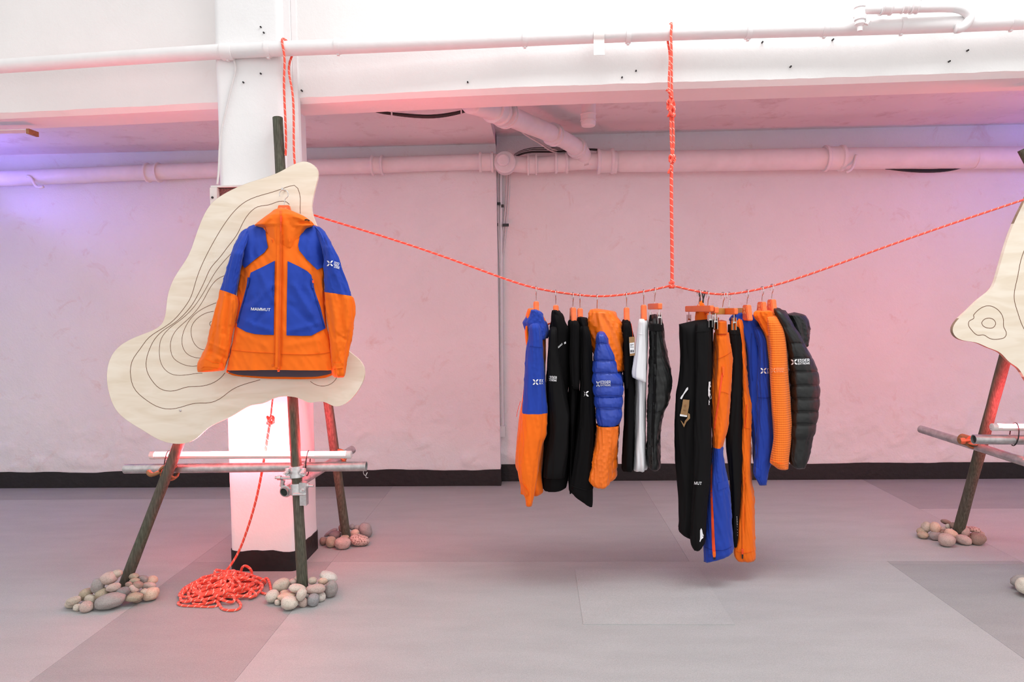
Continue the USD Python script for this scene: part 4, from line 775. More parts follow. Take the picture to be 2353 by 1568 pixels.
# 3 black t-shirt, 4 long black pullover
b3 = loft([(278, 432, 488), (310, 428, 496), (400, 428, 500), (600, 428, 500), (800, 427, 490), (1000, 428, 468), (1200, 428, 448), (1380, 428, 440), (1415, 431, 438)], BD+.01, .13, conv=AA, seed=21, fold=.010)
s4 = loft([(285, 447, 486), (320, 440, 498), (400, 438, 501), (520, 437, 502), (640, 443, 502), (700, 448, 500), (737, 456, 499)], SL+.01, .05, conv=AA, seed=22, fold=.007)
garment('t_shirt', 'black short-sleeved t-shirt hanging between two black tops', 't-shirt', [('body', b3, 'knit_black'), ('sleeve', s4, 'knit_black'), ('sleeve_hem', aline([(446, 712), (470, 722), (498, 726)], .6, Surf(s4), ''), 'seam_black'), ('neck_rib', tube(spline(ppath([AA(c) for c in ((428, 318), (436, 285), (446, 296), (452, 318))], 3.44), 20), .004, 8), 'shell_black')], GRP)
b4 = loft([(262, 488, 540), (285, 486, 556), (340, 492, 565), (450, 503, 578), (600, 504, 588), (800, 500, 598), (1000, 480, 604), (1200, 450, 600), (1340, 432, 592), (1400, 432, 588)], BD+.01, .13, conv=AA, seed=23, fold=.010)
s5 = loft([(320, 512, 545), (350, 505, 556), (430, 503, 572), (550, 503, 582), (700, 508, 592), (850, 505, 598), (1000, 495, 600), (1150, 478, 594), (1300, 452, 586), (1400, 438, 584, None, None, 8), (1440, 445, 583, None, None, 22), (1475, 455, 581, None, None, 26), (1488, 470, 578, None, None, 26)], SL+.01, .055, conv=AA, seed=24, fold=.010)
k4 = loft([(258, 492, 520), (275, 486, 552), (310, 492, 560), (350, 510, 556)], 3.40, .06, conv=AA, seed=25, fold=.007)
sf = Surf(s5)
garment('pullover', 'long black pullover with a white cross emblem on the sleeve', 'pullover', [('body', b4, 'knit_black'), ('sleeve', s5, 'knit_black'), ('collar', k4, 'shell_black'), ('printed_emblem', xmark(AA((538.5, 770)), 7.6, 6.6, sf), 'print_white'), ('seam', aline([(509, 400), (512, 600), (514, 800), (505, 1000)], .5, sf, ''), 'seam_black'), ('cuff_seam', aline([(440, 1380), (500, 1402), (585, 1416)], .6, sf, ''), 'seam_black')], GRP)
# 5 down jacket blue sleeve, orange hood
h5 = loft([(208, 582, 640), (222, 573, 715), (260, 562, 745), (300, 556, 772), (360, 560, 786), (430, 575, 790), (510, 600, 793), (570, 640, 793), (617, 705, 791)], 3.43, .10, conv=AA, seed=31, fold=.016, wr=.010)
b5 = loft([(340, 585, 770), (450, 596, 785), (600, 602, 788), (800, 600, 786), (975, 640, 768), (1100, 636, 763), (1230, 636, 757), (1300, 645, 750), (1335, 660, 718)], BD+.03, .14, conv=AA, seed=32, puff=[430, 545, 640, 720, 800, 890, 980, 1080, 1180, 1260], fold=.010)
BF = [352, 432, 546, 628, 706, 782, 862, 975]
s6 = loft([(352, 630, 652), (370, 613, 668), (432, 604, 692), (490, 597, 715), (546, 589, 736), (600, 584, 752), (628, 583, 762), (670, 583, 784), (706, 586, 792), (782, 592, 790), (862, 600, 785), (905, 605, 782), (975, 614, 754)], SL, .085, conv=AA, seed=33, puff=BF, pq=.13, fold=.006, wr=.004, capz=False, m=130, rb=False)
s7 = loft([(974, 614, 756), (1000, 617, 752), (1060, 612, 748), (1120, 604, 735), (1160, 592, 727), (1250, 576, 716), (1330, 559, 706), (1358, 574, 698), (1385, 612, 668)], SL, .083, conv=AA, seed=34, fold=.008, wr=.007, rt=False)
bg = loft([(620, 745, 770), (660, 755, 790), (710, 752, 791), (760, 750, 778), (800, 745, 765)], SL+.06, .05, conv=AA, seed=35)
sf = Surf(s6)
garment('down_jacket', 'puffy blue sleeved down jacket with orange hood and orange forearm', 'jacket', [('hood', h5, 'puffer_orange'), ('body', b5, 'puffer_orange'), ('upper_sleeve', s6, 'puffer_blue'), ('lower_sleeve', s7, 'puffer_orange'), ('side_panel', bg, 'puffer_blue'),
    ('printed_emblem', xmark(AA((621.5, 705)), 4.2, 6.4, sf), 'print_white'), ('printed_word', lettering('EIGER', *AA((638, 702)), 23.5, 6.2, sf, ang=-1), 'print_white'), ('printed_word', lettering('EXTREME', *AA((638, 718)), 23.5, 4.2, sf), 'print_white')] +
    [('quilt_seam', aline([(x0, y+4), ((x0+x1)/2, y-3), (x1, y+6)], .55, sf, '', off=.002), 'seam_blue') for y, x0, x1 in ((432, 607, 690), (546, 593, 734), (628, 586, 760), (706, 589, 788), (782, 595, 787), (862, 603, 782))], GRP)
# 6 black top with price tag, 7 white t-shirt, 8 quilted trousers
b6 = loft([(274, 797, 830), (292, 790, 838), (350, 784, 852), (420, 794, 866), (520, 796, 868), (650, 797, 868), (740, 802, 868), (900, 800, 866), (1100, 787, 864), (1240, 779, 862), (1275, 792, 858)], BD, .12, conv=AA, seed=41, fold=.009)
s8 = loft([(300, 796, 826), (360, 788, 836), (450, 792, 834), (560, 793, 832), (680, 797, 828), (735, 802, 826)], SL+.03, .045, conv=AA, seed=42, fold=.006)
tagc = AA((848, 452)); fb = Surf(b6)
tagm = patch([AA(c) for c in ((828, 392), (866, 388), (868, 514), (834, 518))], lambda x, y: fb(x, y)*0+SL-.03, 0, 20., .0012)
labm = patch([AA(c) for c in ((831, 432), (864, 427), (866, 498), (834, 503))], lambda x, y: np.asarray(x, float)*0+SL-.0312, 0, 20., .001)
prn = cat_([patch([AA(c) for c in ((x0, y), (x1, y-1), (x1, y+h-1), (x0, y+h))], lambda x, y_: np.asarray(x, float)*0+SL-.0318, 0, 20., .0004) for x0, x1, y, h in ((836, 858, 440, 4), (836, 850, 449, 3), (836, 860, 458, 3), (837, 852, 478, 16), (854, 862, 478, 16))])
tg = garment('sleeveless_top', 'black top with a brown price tag, between the orange hood and the white t-shirt', 'top', [('body', b6, 'knit_black'), ('sleeve', s8, 'knit_black'), ('price_tag', tagm, 'card_brown', 'brown card price tag with a white sticker'), ('tag_string', tube(spline(ppath([AA(c) for c in ((842, 300), (850, 345), (853, 392))], SL-.02), 16), .001, 6), 'zip_red')], GRP)
ptag = stage.GetPrimAtPath(tg.GetPath().pathString+'/price_tag'); obj('sticker', labm, 'paper_white', ptag); obj('sticker_print', prn, 'paper_print', ptag, kind='stuff')
b7 = loft([(272, 903, 940), (300, 900, 950), (400, 888, 947), (550, 880, 945), (700, 874, 943), (900, 872, 942), (1100, 868, 942), (1220, 866, 946), (1262, 864, 946), (1272, 868, 940)], BD+.01, .12, conv=AA, seed=51, fold=.012)
s9 = loft([(272, 899, 922), (300, 891, 928), (365, 883, 930), (450, 874, 934), (560, 860, 938), (640, 849, 938, None, None, 4), (668, 850, 937, None, None, 11), (678, 856, 935, None, None, 11)], SL, .055, conv=AA, seed=52, fold=.008)
garment('t_shirt', 'white short-sleeved t-shirt, the only white garment on the rope', 't-shirt', [('body', b7, 'knit_white'), ('sleeve', s9, 'knit_white'), ('sleeve_seam', aline([(885, 366), (905, 372), (928, 374)], .5, Surf(s9), '', off=.002), 'tape_white')], GRP)
b8 = loft([(244, 976, 1026), (290, 970, 1044), (345, 968, 1058), (420, 972, 1066), (500, 970, 1080), (600, 966, 1100), (680, 962, 1113), (750, 960, 1104), (820, 956, 1090), (890, 955, 1056), (950, 955, 1045), (1050, 955, 1031), (1150, 951, 1029), (1240, 958, 1029), (1268, 984, 1020)], BD-.02, .11, conv=AA, seed=61, fold=.009, wr=.005, puff=[400, 460, 520, 580, 640, 700, 760, 820, 880, 950, 1020, 1100, 1180], pq=.03)
w8 = loft([(298, 962, 1054), (306, 960, 1058), (342, 960, 1060), (350, 964, 1056)], BD-.04, .12, conv=AA, seed=62, fold=.003, m=24)
sf = Surf(b8); t8 = patch([AA(c) for c in ((966, 246), (978, 243), (978, 286), (966, 284))], lambda x, y: np.asarray(x, float)*0+SL+.02, 0, 8., .006)
garment('insulated_trousers', 'quilted black trousers folded over a clip hanger beside the white t-shirt', 'trousers', [('leg', b8, 'puffer_black'), ('waistband', w8, 'shell_black'), ('loop', t8, 'shell_black'), ('side_band', ribbon([AA(c) for c in ((1004, 350), (1002, 500), (998, 700), (990, 900), (985, 1100), (985, 1240))], 7., sf, .003, 50, .004), 'shell_black'),
    ('knee_seam', aline([(958, 886), (990, 892), (1052, 884)], .6, sf, ''), 'seam_black')], GRP)
# ---- second cluster
p9 = loft([(236, 72, 250, None, None, -12), (300, 77, 251), (400, 80, 252), (480, 74, 251), (560, 65, 250), (640, 56, 249), (720, 49, 249), (800, 48, 250), (900, 54, 250), (1000, 60, 246), (1100, 66, 238), (1200, 71, 226), (1300, 70, 216), (1362, 67, 210), (1385, 85, 205), (1412, 122, 200)], 3.42, .07, conv=BB, seed=71, fold=.012)
p9b = loft([(234, 165, 249, None, None, -8), (300, 158, 251), (500, 158, 250), (700, 156, 249), (900, 155, 250), (1000, 152, 246), (1100, 146, 238), (1200, 138, 226), (1300, 132, 218), (1400, 130, 212), (1440, 133, 210), (1478, 152, 186)], 3.36, .055, conv=BB, seed=72, fold=.008)
sf, sfb = Surf(p9), Surf(p9b)
fy = lambda d: (lambda x, y: np.asarray(x, float)*0+d)
tag9 = patch([BB(c) for c in ((94, 661), (129, 664), (126, 700), (116, 757), (77, 752), (88, 700))], sf, .016, 8., .0015)
tg = garment('ski_trousers', 'wide black trousers with white drawcords and a brown tag, first of the right cluster', 'trousers', [('rear_leg', p9, 'shell_black'), ('front_leg', p9b, 'shell_black'), ('price_tag', tag9, 'card_brown', 'brown card price tag'),
    ('tag_paper', patch([BB(c) for c in ((122, 735), (131, 742), (132, 765), (112, 785), (99, 814), (80, 775), (88, 782), (98, 797), (104, 778), (118, 762))], sf, .014, 6., .0012), 'card_brown'), ('drawcord', patch([BB(c) for c in ((112, 600), (121, 593), (122, 606), (100, 634), (92, 650), (86, 661), (78, 656), (84, 644), (92, 634))], sf, .010, 4., .006, .002), 'drawcord_white'),
    ('drawcord', patch([BB(c) for c in ((234, 565), (244, 563), (246, 590), (241, 625), (247, 640), (249, 655), (241, 668), (239, 690), (233, 692), (234, 668), (240, 656), (231, 640), (231, 610))], sfb, .012, 4., .006, .002), 'drawcord_white'),
    ('printed_word', lettering('MUT', *BB((154, 1126)), 17.5, 6.6, sfb, ang=3), 'print_white'), ('cuff_print', patch([BB(c) for c in ((187, 1376), (193, 1364), (198, 1374), (201, 1392), (207, 1404), (204, 1418), (194, 1426), (188, 1440), (184, 1438), (187, 1420))], sfb, .004, 4., .002), 'print_white'),
    ('waistband_seam', ribbon([BB(c) for c in ((160, 292), (200, 290), (248, 286))], .6, sfb, .003), 'seam_black')], GRP)
ptag = stage.GetPrimAtPath(tg.GetPath().pathString+'/price_tag')
obj('sticker', patch([BB(c) for c in ((77, 742), (116, 748), (115, 758), (76, 752))], sf, .0175, 8., .001), 'paper_white', ptag); obj('tag_print', cat_([patch([BB(c) for c in ((100, 692), (110, 688), (112, 698), (103, 704))], sf, .0172, 5., .0008), patch([BB(c) for c in ((94, 718), (112, 721), (112, 724), (94, 721))], sf, .0172, 5., .0008)]), 'leather_strap', ptag, kind='stuff')
# 10 orange and blue trousers
w10 = loft([(233, 277, 331), (250, 274, 333), (298, 268, 337), (304, 270, 336)], 3.43, .075, conv=BB, seed=81, fold=.004, m=30)
p10 = loft([(296, 268, 336), (340, 264, 344), (400, 262, 356), (440, 260, 358), (500, 257, 356), (560, 253, 353), (650, 248, 348), (740, 250, 344), (800, 252, 338), (860, 254, 324), (914, 256, 308)], 3.43, .075, conv=BB, seed=82, fold=.008, wr=.004, capz=False, rb=False)
q10 = loft([(913.6, 256, 308), (960, 253, 312), (1040, 242, 322), (1120, 230, 336), (1200, 222, 346), (1300, 216, 355), (1400, 212, 362), (1470, 211, 364, None, None, 0), (1500, 211, 363, None, None, -14), (1522, 212, 360, None, None, -20)], 3.43, .075, conv=BB, seed=82, fold=.008, wr=.004, rt=False)
sf, sg = Surf(p10), Surf(q10)
zp = [(250, 940), (249, 1050), (248, 1150), (252, 1250), (256, 1350), (260, 1450), (264, 1510)]
garment('ski_trousers', 'orange trousers turning blue below the knee with a long red side zip', 'trousers', [('waistband', w10, 'shell_orange'), ('upper_leg', p10, 'shell_orange'), ('lower_leg', q10, 'shell_blue'),
    ('side_zip', ribbon([BB(c) for c in zp], np.linspace(2.2, 7.6, 60), sg, .004, 60, .004), 'zip_red'), ('zip_pull', patch([BB(c) for c in ((257, 1492), (272, 1492), (273, 1512), (270, 1526), (259, 1526), (256, 1512))], sg, .008, 4., .004), 'zip_orange'), ('zip_slider', patch([BB(c) for c in ((259, 1524), (271, 1524), (271, 1537), (260, 1537))], sg, .009, 4., .004), 'black_plastic'),
    ('thigh_zip', ribbon([BB(c) for c in ((312, 510), (303, 560), (292, 640), (278, 730), (262, 830), (256, 880))], 3.6, sf, .004, 50), 'zip_red'), ('zip_pull', patch([BB(c) for c in ((307, 482), (321, 483), (320, 515), (314, 540), (309, 512))], sf, .007, 4., .004), 'zip_orange'),
    ('seam', ribbon([BB(c) for c in ((292, 618), (320, 622), (346, 634))], .6, sf, .003), 'seam_orange'), ('pocket_seam', ribbon([BB(c) for c in ((262, 445), (310, 430), (356, 402))], .6, sf, .003), 'seam_orange'), ('knee_band', patch([BB(c) for c in ((284, 1118), (335, 1104), (338, 1140), (286, 1158))], sg, .004, 6., .004), 'shell_blue'),
    ('cuff_seam', ribbon([BB(c) for c in ((212, 1468), (260, 1484), (320, 1484), (362, 1462))], .6, sg, .003), 'seam_blue'), ('snap', patch([BB((237+9*math.cos(a), 1516+9*math.sin(a))) for a in np.linspace(0, 6.28, 12)[:-1]], sg, .004, 4., .003), 'zip_blue')], GRP)
# 11 narrow black trousers, 12 orange trousers
p11 = loft([(252, 338, 414), (300, 340, 417), (400, 352, 421), (500, 350, 424), (620, 345, 427), (800, 330, 424), (900, 325, 421), (1000, 335, 419), (1100, 345, 414), (1200, 352, 408), (1300, 358, 402), (1400, 364, 396), (1440, 368, 394), (1462, 376, 388)], 3.49, .07, conv=BB, seed=91, fold=.009)
sf = Surf(p11)
garment('ski_trousers', 'narrow black trousers hanging between two orange pairs', 'trousers', [('leg', p11, 'shell_black'), ('waistband_seam', ribbon([BB(c) for c in ((345, 302), (380, 306), (415, 303))], .6, sf, .003), 'seam_black'), ('side_piping', ribbon([BB(c) for c in ((388, 1300), (390, 1350), (391, 1410))], .9, sf, .004), 'print_white'), ('hem_piping', ribbon([BB(c) for c in ((366, 1400), (369, 1425), (371, 1445))], 1.2, sf, .004), 'zip_red')], GRP)
p12 = loft([(218, 394, 412), (235, 391, 418), (258, 390, 427), (275, 398, 424), (400, 412, 432), (500, 417, 440), (600, 420, 449), (640, 420, 456), (680, 420, 465), (780, 419, 468), (820, 418, 467), (900, 416, 462), (1000, 413, 461), (1095, 413, 460), (1160, 409, 470), (1210, 405, 477), (1300, 398, 480), (1400, 390, 486), (1465, 376, 488), (1500, 376, 488), (1537, 400, 485)], 3.50, .06, conv=BB, seed=92, fold=.008, wr=.006)
sf = Surf(p12)
garment('ski_trousers', 'slim all-orange trousers, nearest to the plain blue jacket', 'trousers', [('leg', p12, 'shell_orange'), ('side_zip', ribbon([BB(c) for c in ((414, 1110), (418, 1200), (417, 1320), (417, 1440), (418, 1520))], 1.3, sf, .004), 'seam_orange'), ('zip_pull', patch([BB(c) for c in ((413, 1478), (424, 1478), (423, 1508), (414, 1508))], sf, .007, 4., .003), 'zip_red'), ('zip_slider', patch([BB(c) for c in ((414, 1508), (423, 1508), (422, 1532), (415, 1532))], sf, .008, 4., .003), 'black_plastic'),
    ('cuff_seam', ribbon([BB(c) for c in ((378, 1488), (420, 1500), (487, 1486))], .6, sf, .003), 'seam_orange'), ('pocket_zip', ribbon([BB(c) for c in ((442, 690), (436, 760), (430, 820))], 1.5, sf, .004), 'zip_red'), ('seam', ribbon([BB(c) for c in ((412, 822), (440, 818), (466, 826))], .6, sf, .003), 'seam_orange')], GRP)
# 13 blue jacket
b13 = loft([(190, 396, 452), (205, 366, 475), (240, 346, 506), (300, 400, 525), (400, 430, 528), (500, 438, 530), (700, 455, 535), (850, 470, 535), (960, 480, 525), (1000, 485, 515)], 3.58, .12, conv=BB, seed=101, fold=.012)
s13 = loft([(268, 478, 522), (290, 482, 538), (335, 498, 554), (400, 508, 557), (500, 504, 567), (600, 500, 575), (680, 498, 581), (760, 495, 591), (850, 491, 604), (900, 489, 603), (960, 487, 593), (1020, 484, 571), (1065, 481, 556), (1085, 492, 552), (1124, 517, 545)], 3.48, .055, conv=BB, seed=102, fold=.009, wr=.004)
h13 = loft([(188, 400, 448), (200, 372, 470), (225, 352, 500), (262, 390, 524), (300, 430, 530)], 3.545, .075, conv=BB, seed=103, fold=.011, wr=.006)
sf = Surf(s13)
garment('shell_jacket', 'plain blue jacket between the orange trousers and the orange fleece', 'jacket', [('body', b13, 'shell_blue'), ('sleeve', s13, 'shell_blue'), ('hood', h13, 'shell_blue'), ('printed_emblem', xmark(BB((533, 505)), 7.2, 6.8, sf), 'print_white'), ('printed_word', lettering('E', *BB((554, 506)), 3.6, 5.6, sf), 'print_white'), ('printed_word', lettering('EX', *BB((554, 520)), 4.2, 4.2, sf), 'print_white'),
    ('sleeve_seam', ribbon([BB(c) for c in ((500, 650), (540, 653), (576, 650))], .6, sf, .003), 'seam_blue'), ('cuff_tab', patch([BB(c) for c in ((484, 1025), (500, 1035), (518, 1048), (516, 1088), (498, 1084), (480, 1066))], sf, .005, 5., .005, .002), 'shell_blue'), ('zip_flap', ribbon([BB(c) for c in ((470, 300), (466, 420), (474, 560))], 1.6, Surf(b13), .004), 'zip_blue')], GRP)
# 14 waffle fleece
s14 = loft([(205, 545, 618), (240, 548, 632), (290, 556, 651), (340, 562, 658), (400, 567, 663), (480, 568, 666), (560, 570, 670), (640, 574, 677), (720, 580, 682), (800, 586, 687), (860, 588, 686), (920, 582, 681), (970, 574, 676), (1005, 571, 673), (1020, 590, 671), (1040, 615, 668)], 3.41, .06, conv=BB, seed=111, fold=.005)
b14 = loft([(180, 490, 590), (230, 500, 612), (290, 525, 612), (360, 545, 618), (500, 562, 625), (700, 572, 632), (860, 580, 640), (940, 585, 640)], 3.52, .11, conv=BB, seed=112, fold=.008)
k14 = loft([(176, 500, 578), (186, 486, 592), (202, 482, 602), (225, 498, 606), (250, 516, 606), (280, 534, 604), (310, 548, 600)], 3.45, .065, conv=BB, seed=113, fold=.010, wr=.008, rb=False)
sf = Surf(s14); fo = Surf(k14)
garment('fleece_jacket', 'orange waffle knit fleece with raised cells, before the black down jacket', 'jacket', [('body', b14, 'waffle_orange'), ('sleeve', s14, 'waffle_orange'), ('collar', k14, 'shell_orange'), ('printed_emblem', xmark(BB((587, 502)), 5.6, 5.6, sf, .005), 'print_pale_orange'), ('printed_word', lettering('EIGER', *BB((603, 500)), 18, 4.8, sf, .005), 'print_pale_orange'), ('printed_word', lettering('EXTREME', *BB((603, 513)), 17.5, 3.6, sf, .005), 'print_pale_orange'),
    ('collar_zip', ribbon([BB(c) for c in ((505, 205), (512, 235), (520, 258))], 1.2, fo, .004), 'zip_red'), ('cuff', patch([BB(c) for c in ((573, 990), (615, 1012), (672, 1018), (669, 1040), (615, 1036), (572, 1008))], sf, .004, 5., .004), 'waffle_orange')], GRP)
# 15 black down jacket
PB = [165, 262, 352, 432, 506, 580, 652, 724, 792]
s15 = loft([(163, 580, 622), (185, 590, 655), (220, 602, 682), (262, 622, 708), (310, 645, 738), (352, 660, 760), (400, 669, 784), (432, 671, 803), (470, 674, 818), (506, 675, 834), (550, 676, 838), (580, 676, 841), (620, 676, 843), (652, 676, 843), (690, 676, 840), (724, 675, 837), (792, 673, 825), (870, 670, 809), (950, 668, 794), (1000, 672, 778), (1032, 705, 762)], 3.44, .09, conv=BB, seed=121, puff=PB, pq=.10, fold=.006, m=130)
h15 = loft([(193, 668, 735), (205, 670, 762), (240, 685, 782), (290, 700, 786), (330, 725, 782), (360, 748, 774), (372, 758, 768)], 3.54, .10, conv=BB, seed=122, fold=.012, wr=.007)
b15 = loft([(175, 618, 650), (260, 640, 705), (400, 655, 760), (550, 662, 800), (700, 668, 800), (850, 668, 780), (980, 670, 760)], 3.57, .11, conv=BB, seed=123, puff=[250, 330, 410, 490, 570, 650, 730, 810, 890], fold=.006)
sf = Surf(s15)
garment('down_jacket', 'black quilted down jacket with hood, rightmost on the rope', 'jacket', [('sleeve', s15, 'puffer_black'), ('hood', h15, 'puffer_black'), ('body', b15, 'puffer_black'), ('printed_emblem', xmark(BB((700, 457)), 7.4, 6.4, sf, rot=-.06), 'print_white'), ('printed_word', lettering('EIGER', *BB((721, 457)), 27, 6.4, sf, ang=-3), 'print_white'), ('printed_word', lettering('EXTREME', *BB((721, 471.5)), 27.5, 4.3, sf, ang=-3), 'print_white')] +
    [('quilt_seam', ribbon([BB(c) for c in ((x0, y+5), ((x0+x1)/2, y-2), (x1, y+4))], .6, sf, .002), 'seam_black') for y, x0, x1 in ((352, 668, 756), (432, 676, 800), (506, 680, 828), (580, 680, 836), (652, 680, 838), (724, 680, 832), (792, 678, 820))], GRP)
# 16 orange bib on its loops
b16 = loft([(122, 187, 199), (140, 176, 208), (165, 164, 222), (192, 161, 231), (215, 158, 240), (300, 165, 245), (500, 170, 240), (800, 172, 238), (1000, 174, 232)], 3.53, .05, conv=BB, seed=131, fold=.005)
lp = [tube(spline(ppath([BB(c) for c in ((x, 122+dy), (x-1, 100), (x+4+k, 74), (x+9+k, 70), (x+6+k, 98), (x+3, 124+dy))], 3.46), 24), .0032, 8) for x, dy, k in ((186, 0, -4), (203, 6, 0))]
garment('bib_trousers', 'orange bib showing above the wide black trousers, hung by two dark loops', 'trousers', [('bib', b16, 'shell_orange'), ('strap_loop', lp[0], 'black_plastic'), ('strap_loop', lp[1], 'black_plastic')], GRP)

# ------------------------------------------------------------------ the jacket on the map board
YJ = 3.27
hb_ = [(434, 640, 850, .030, 3.325), (452, 560, 915, .034, 3.32), (468, 505, 955, .040, 3.31), (485, 478, 978, .045, 3.30), (505, 458, 996, .050, 3.295), (530, 446, 1008, .054, 3.285), (570, 440, 1013, .058, 3.272), (640, 436, 1011, .062, 3.266), (715, 436, 1008, .064, 3.26), (800, 432, 1005, .066, 3.254), (900, 425, 1006, .066, 3.247), (1000, 420, 1012, .068, 3.24), (1130, 408, 1018, .070, 3.232), (1250, 386, 1034, .072, 3.225), (1340, 368, 1048, .074, 3.221), (1424, 353, 1061, .076, 3.218)]
def drop_hem(m, d):
    y = m.vertices[:, 1]; z = m.vertices[:, 2]; z0 = z.min(); k = np.clip(1-(z-z0)/.16, 0, 1)**1.5; ym = 3.225
    x = m.vertices[:, 0]; u = (x-x.mean())/(np.ptp(x)/2)
    m.vertices[:, 2] = z - d*k*np.clip((y-ym+.02)/.055, 0, 1)*np.sqrt(np.clip(1-.75*u**2, 0, 1)) + .006*k*(1-np.abs(u))
    return m
jb = drop_hem(loft(hb_, YJ, .07, conv=JJ, seed=201, fold=.011, fs=(17., 3.2), m=130, n=120, capz=False, wr=.004, rb=False), .058)
jl = drop_hem(loft([(r[0], r[1]+8, r[2]-8, (r[3] if len(r) > 3 else .07)-.008, *(r[4:])) for r in hb_[12:]], YJ, .07, conv=JJ, seed=201, fold=.011, fs=(17., 3.2), m=70, n=88, capz=False, rb=False, rt=False), .046)
SY = 3.215
jsl1 = loft([(483, 484, 520, .03, 3.30), (508, 456, 512, .035, 3.29), (540, 436, 506, .04, 3.265), (580, 414, 490, .045, 3.245), (620, 396, 474, .05, 3.232), (660, 382, 460), (715, 363, 448), (760, 350, 440), (810, 336, 430), (850, 325, 422), (907, 310, 404, None, None, 11)], SY, .05, conv=JJ, seed=202, fold=.009, wr=.004, capz=False, rb=False)
jsl2 = loft([(906.6, 310, 404, None, None, 11), (950, 298, 416), (1000, 285, 420), (1080, 262, 408), (1160, 241, 394), (1270, 218, 374), (1330, 192, 366), (1380, 167, 352, None, None, -3), (1410, 166, 342, None, None, -3), (1432, 170, 334, None, None, -4)], SY, .05, conv=JJ, seed=202, fold=.009, wr=.004, capz=False, rt=False)
jsr1 = loft([(468, 930, 966, .03, 3.30), (488, 945, 990, .035, 3.29), (515, 962, 1012, .04, 3.265), (550, 976, 1031, .045, 3.245), (590, 988, 1049, .05, 3.232), (620, 998, 1063), (700, 1003, 1100), (760, 1005, 1119), (800, 1006, 1133), (860, 1007, 1158), (919, 1008, 1180, None, None, 9)], SY, .05, conv=JJ, seed=204, fold=.009, wr=.004, capz=False, rb=False)
jsr2 = loft([(918.6, 1008, 1181, None, None, 9), (950, 1008, 1195), (1040, 1013, 1201), (1140, 1030, 1191), (1280, 1046, 1167), (1370, 1050, 1146), (1400, 1053, 1141), (1455, 1060, 1134), (1472, 1076, 1124)], SY, .05, conv=JJ, seed=204, fold=.009, wr=.004, capz=False, rt=False)
jh = loft([(344, 700, 742, .02, 3.30), (356, 668, 768, .035, 3.29), (375, 645, 815, .05, 3.28), (400, 610, 868, .06), (425, 578, 905), (445, 553, 928), (458, 540, 935), (466, 562, 925), (478, 597, 890), (505, 606, 866), (560, 617, 842), (610, 628, 832, .058), (660, 648, 808, .05, 3.265), (705, 678, 772, .035, 3.27)], 3.262, .064, conv=JJ, seed=206, fold=.006, fs=(14, 5.), wr=.002, m=120, n=80)
crease(jb, [(520, 500, 498, 700, .007, 16), (575, 490, 560, 650, .005, 14), (548, 490, 530, 660, -.006, 14), (915, 520, 895, 660, .006, 16), (955, 520, 985, 720, -.010, 16), (880, 500, 870, 620, -.004, 12), (1000, 560, 1004, 740, -.016, 18), (446, 590, 442, 730, -.014, 16), (460, 720, 520, 700, .005, 14), (960, 750, 1000, 740, .006, 14),
    (510, 1010, 650, 860, .011, 18), (540, 1110, 655, 990, -.010, 15), (575, 780, 630, 930, .007, 16), (800, 860, 910, 1050, .011, 20), (785, 990, 940, 1130, -.010, 17), (870, 780, 830, 1000, -.008, 15), (480, 1100, 640, 1160, .008, 14), (770, 1165, 970, 1110, .008, 14), (470, 980, 560, 930, -.007, 13), (880, 860, 950, 960, .007, 13), (440, 1180, 600, 1260, .004, 20), (760, 1260, 980, 1220, .004, 22), (430, 1260, 420, 1400, -.006, 16), (520, 1330, 525, 1420, .005, 20), (610, 1330, 615, 1420, -.004, 18), (860, 1330, 865, 1420, .005, 22), (960, 1330, 955, 1420, -.005, 16), (470, 770, 440, 980, -.006, 12), (930, 760, 990, 960, -.005, 12)], JJ)
crease(jsl1, [(440, 560, 400, 720, .007, 14), (410, 620, 360, 860, -.006, 12), (470, 560, 440, 720, -.007, 12), (380, 760, 345, 890, .006, 12)], JJ)
crease(jsl2, [(330, 930, 300, 1120, .008, 16), (370, 930, 330, 1180, -.010, 14), (390, 960, 375, 1120, .006, 10), (290, 1080, 250, 1330, -.008, 14), (320, 1150, 290, 1350, .008, 14), (250, 1300, 350, 1350, -.006, 14), (230, 1240, 340, 1290, .005, 12)], JJ)
crease(jsr1, [(1020, 560, 1060, 780, .008, 16), (1000, 560, 1010, 760, -.012, 16), (1090, 720, 1140, 900, -.005, 14), (1040, 800, 1050, 900, .004, 14)], JJ)
crease(jsr2, [(1060, 930, 1085, 1180, .008, 18), (1110, 930, 1120, 1180, -.008, 16), (1160, 950, 1160, 1150, .007, 16), (1030, 960, 1060, 1200, -.008, 12), (1075, 1180, 1140, 1220, -.006, 12), (1080, 1240, 1120, 1380, .006, 14), (1100, 1300, 1075, 1400, -.006, 12)], JJ)
crease(jh, [(602, 470, 652, 600, -.014, 8), (660, 450, 690, 600, .006, 14), (750, 450, 770, 600, .006, 16), (820, 480, 800, 620, -.008, 14), (640, 410, 590, 450, .008, 12), (600, 470, 540, 462, -.010, 8), (800, 400, 880, 420, .010, 12), (840, 440, 920, 450, -.012, 9), (860, 410, 900, 440, -.008, 8), (740, 380, 790, 470, -.006, 12), (670, 640, 720, 690, .006, 12), (790, 660, 760, 700, -.005, 10)], JJ)
sb, sh, sl, sr = Surf(jb), Surf(jh), Surf(jsl1), Surf(jsr1); sl2, sr2 = Surf(jsl2), Surf(jsr2); sbh = lambda x, y: np.minimum(sb(x, y), np.where(np.asarray(y) < JJ((0, 690))[1], sh(x, y), 9))
jp = lambda L, s, off=.003, **k: patch([JJ(c) for c in L], s, off, k.pop('step', 7.), k.pop('thick', .004), k.pop('bulge', 0.))
jr = lambda L, w, s, off=.004, **k: ribbon([JJ(c) for c in L], w, s, off, **k)
def teeth(L, s, off, n=90): return jr(L, 1.1, s, off, n=n)
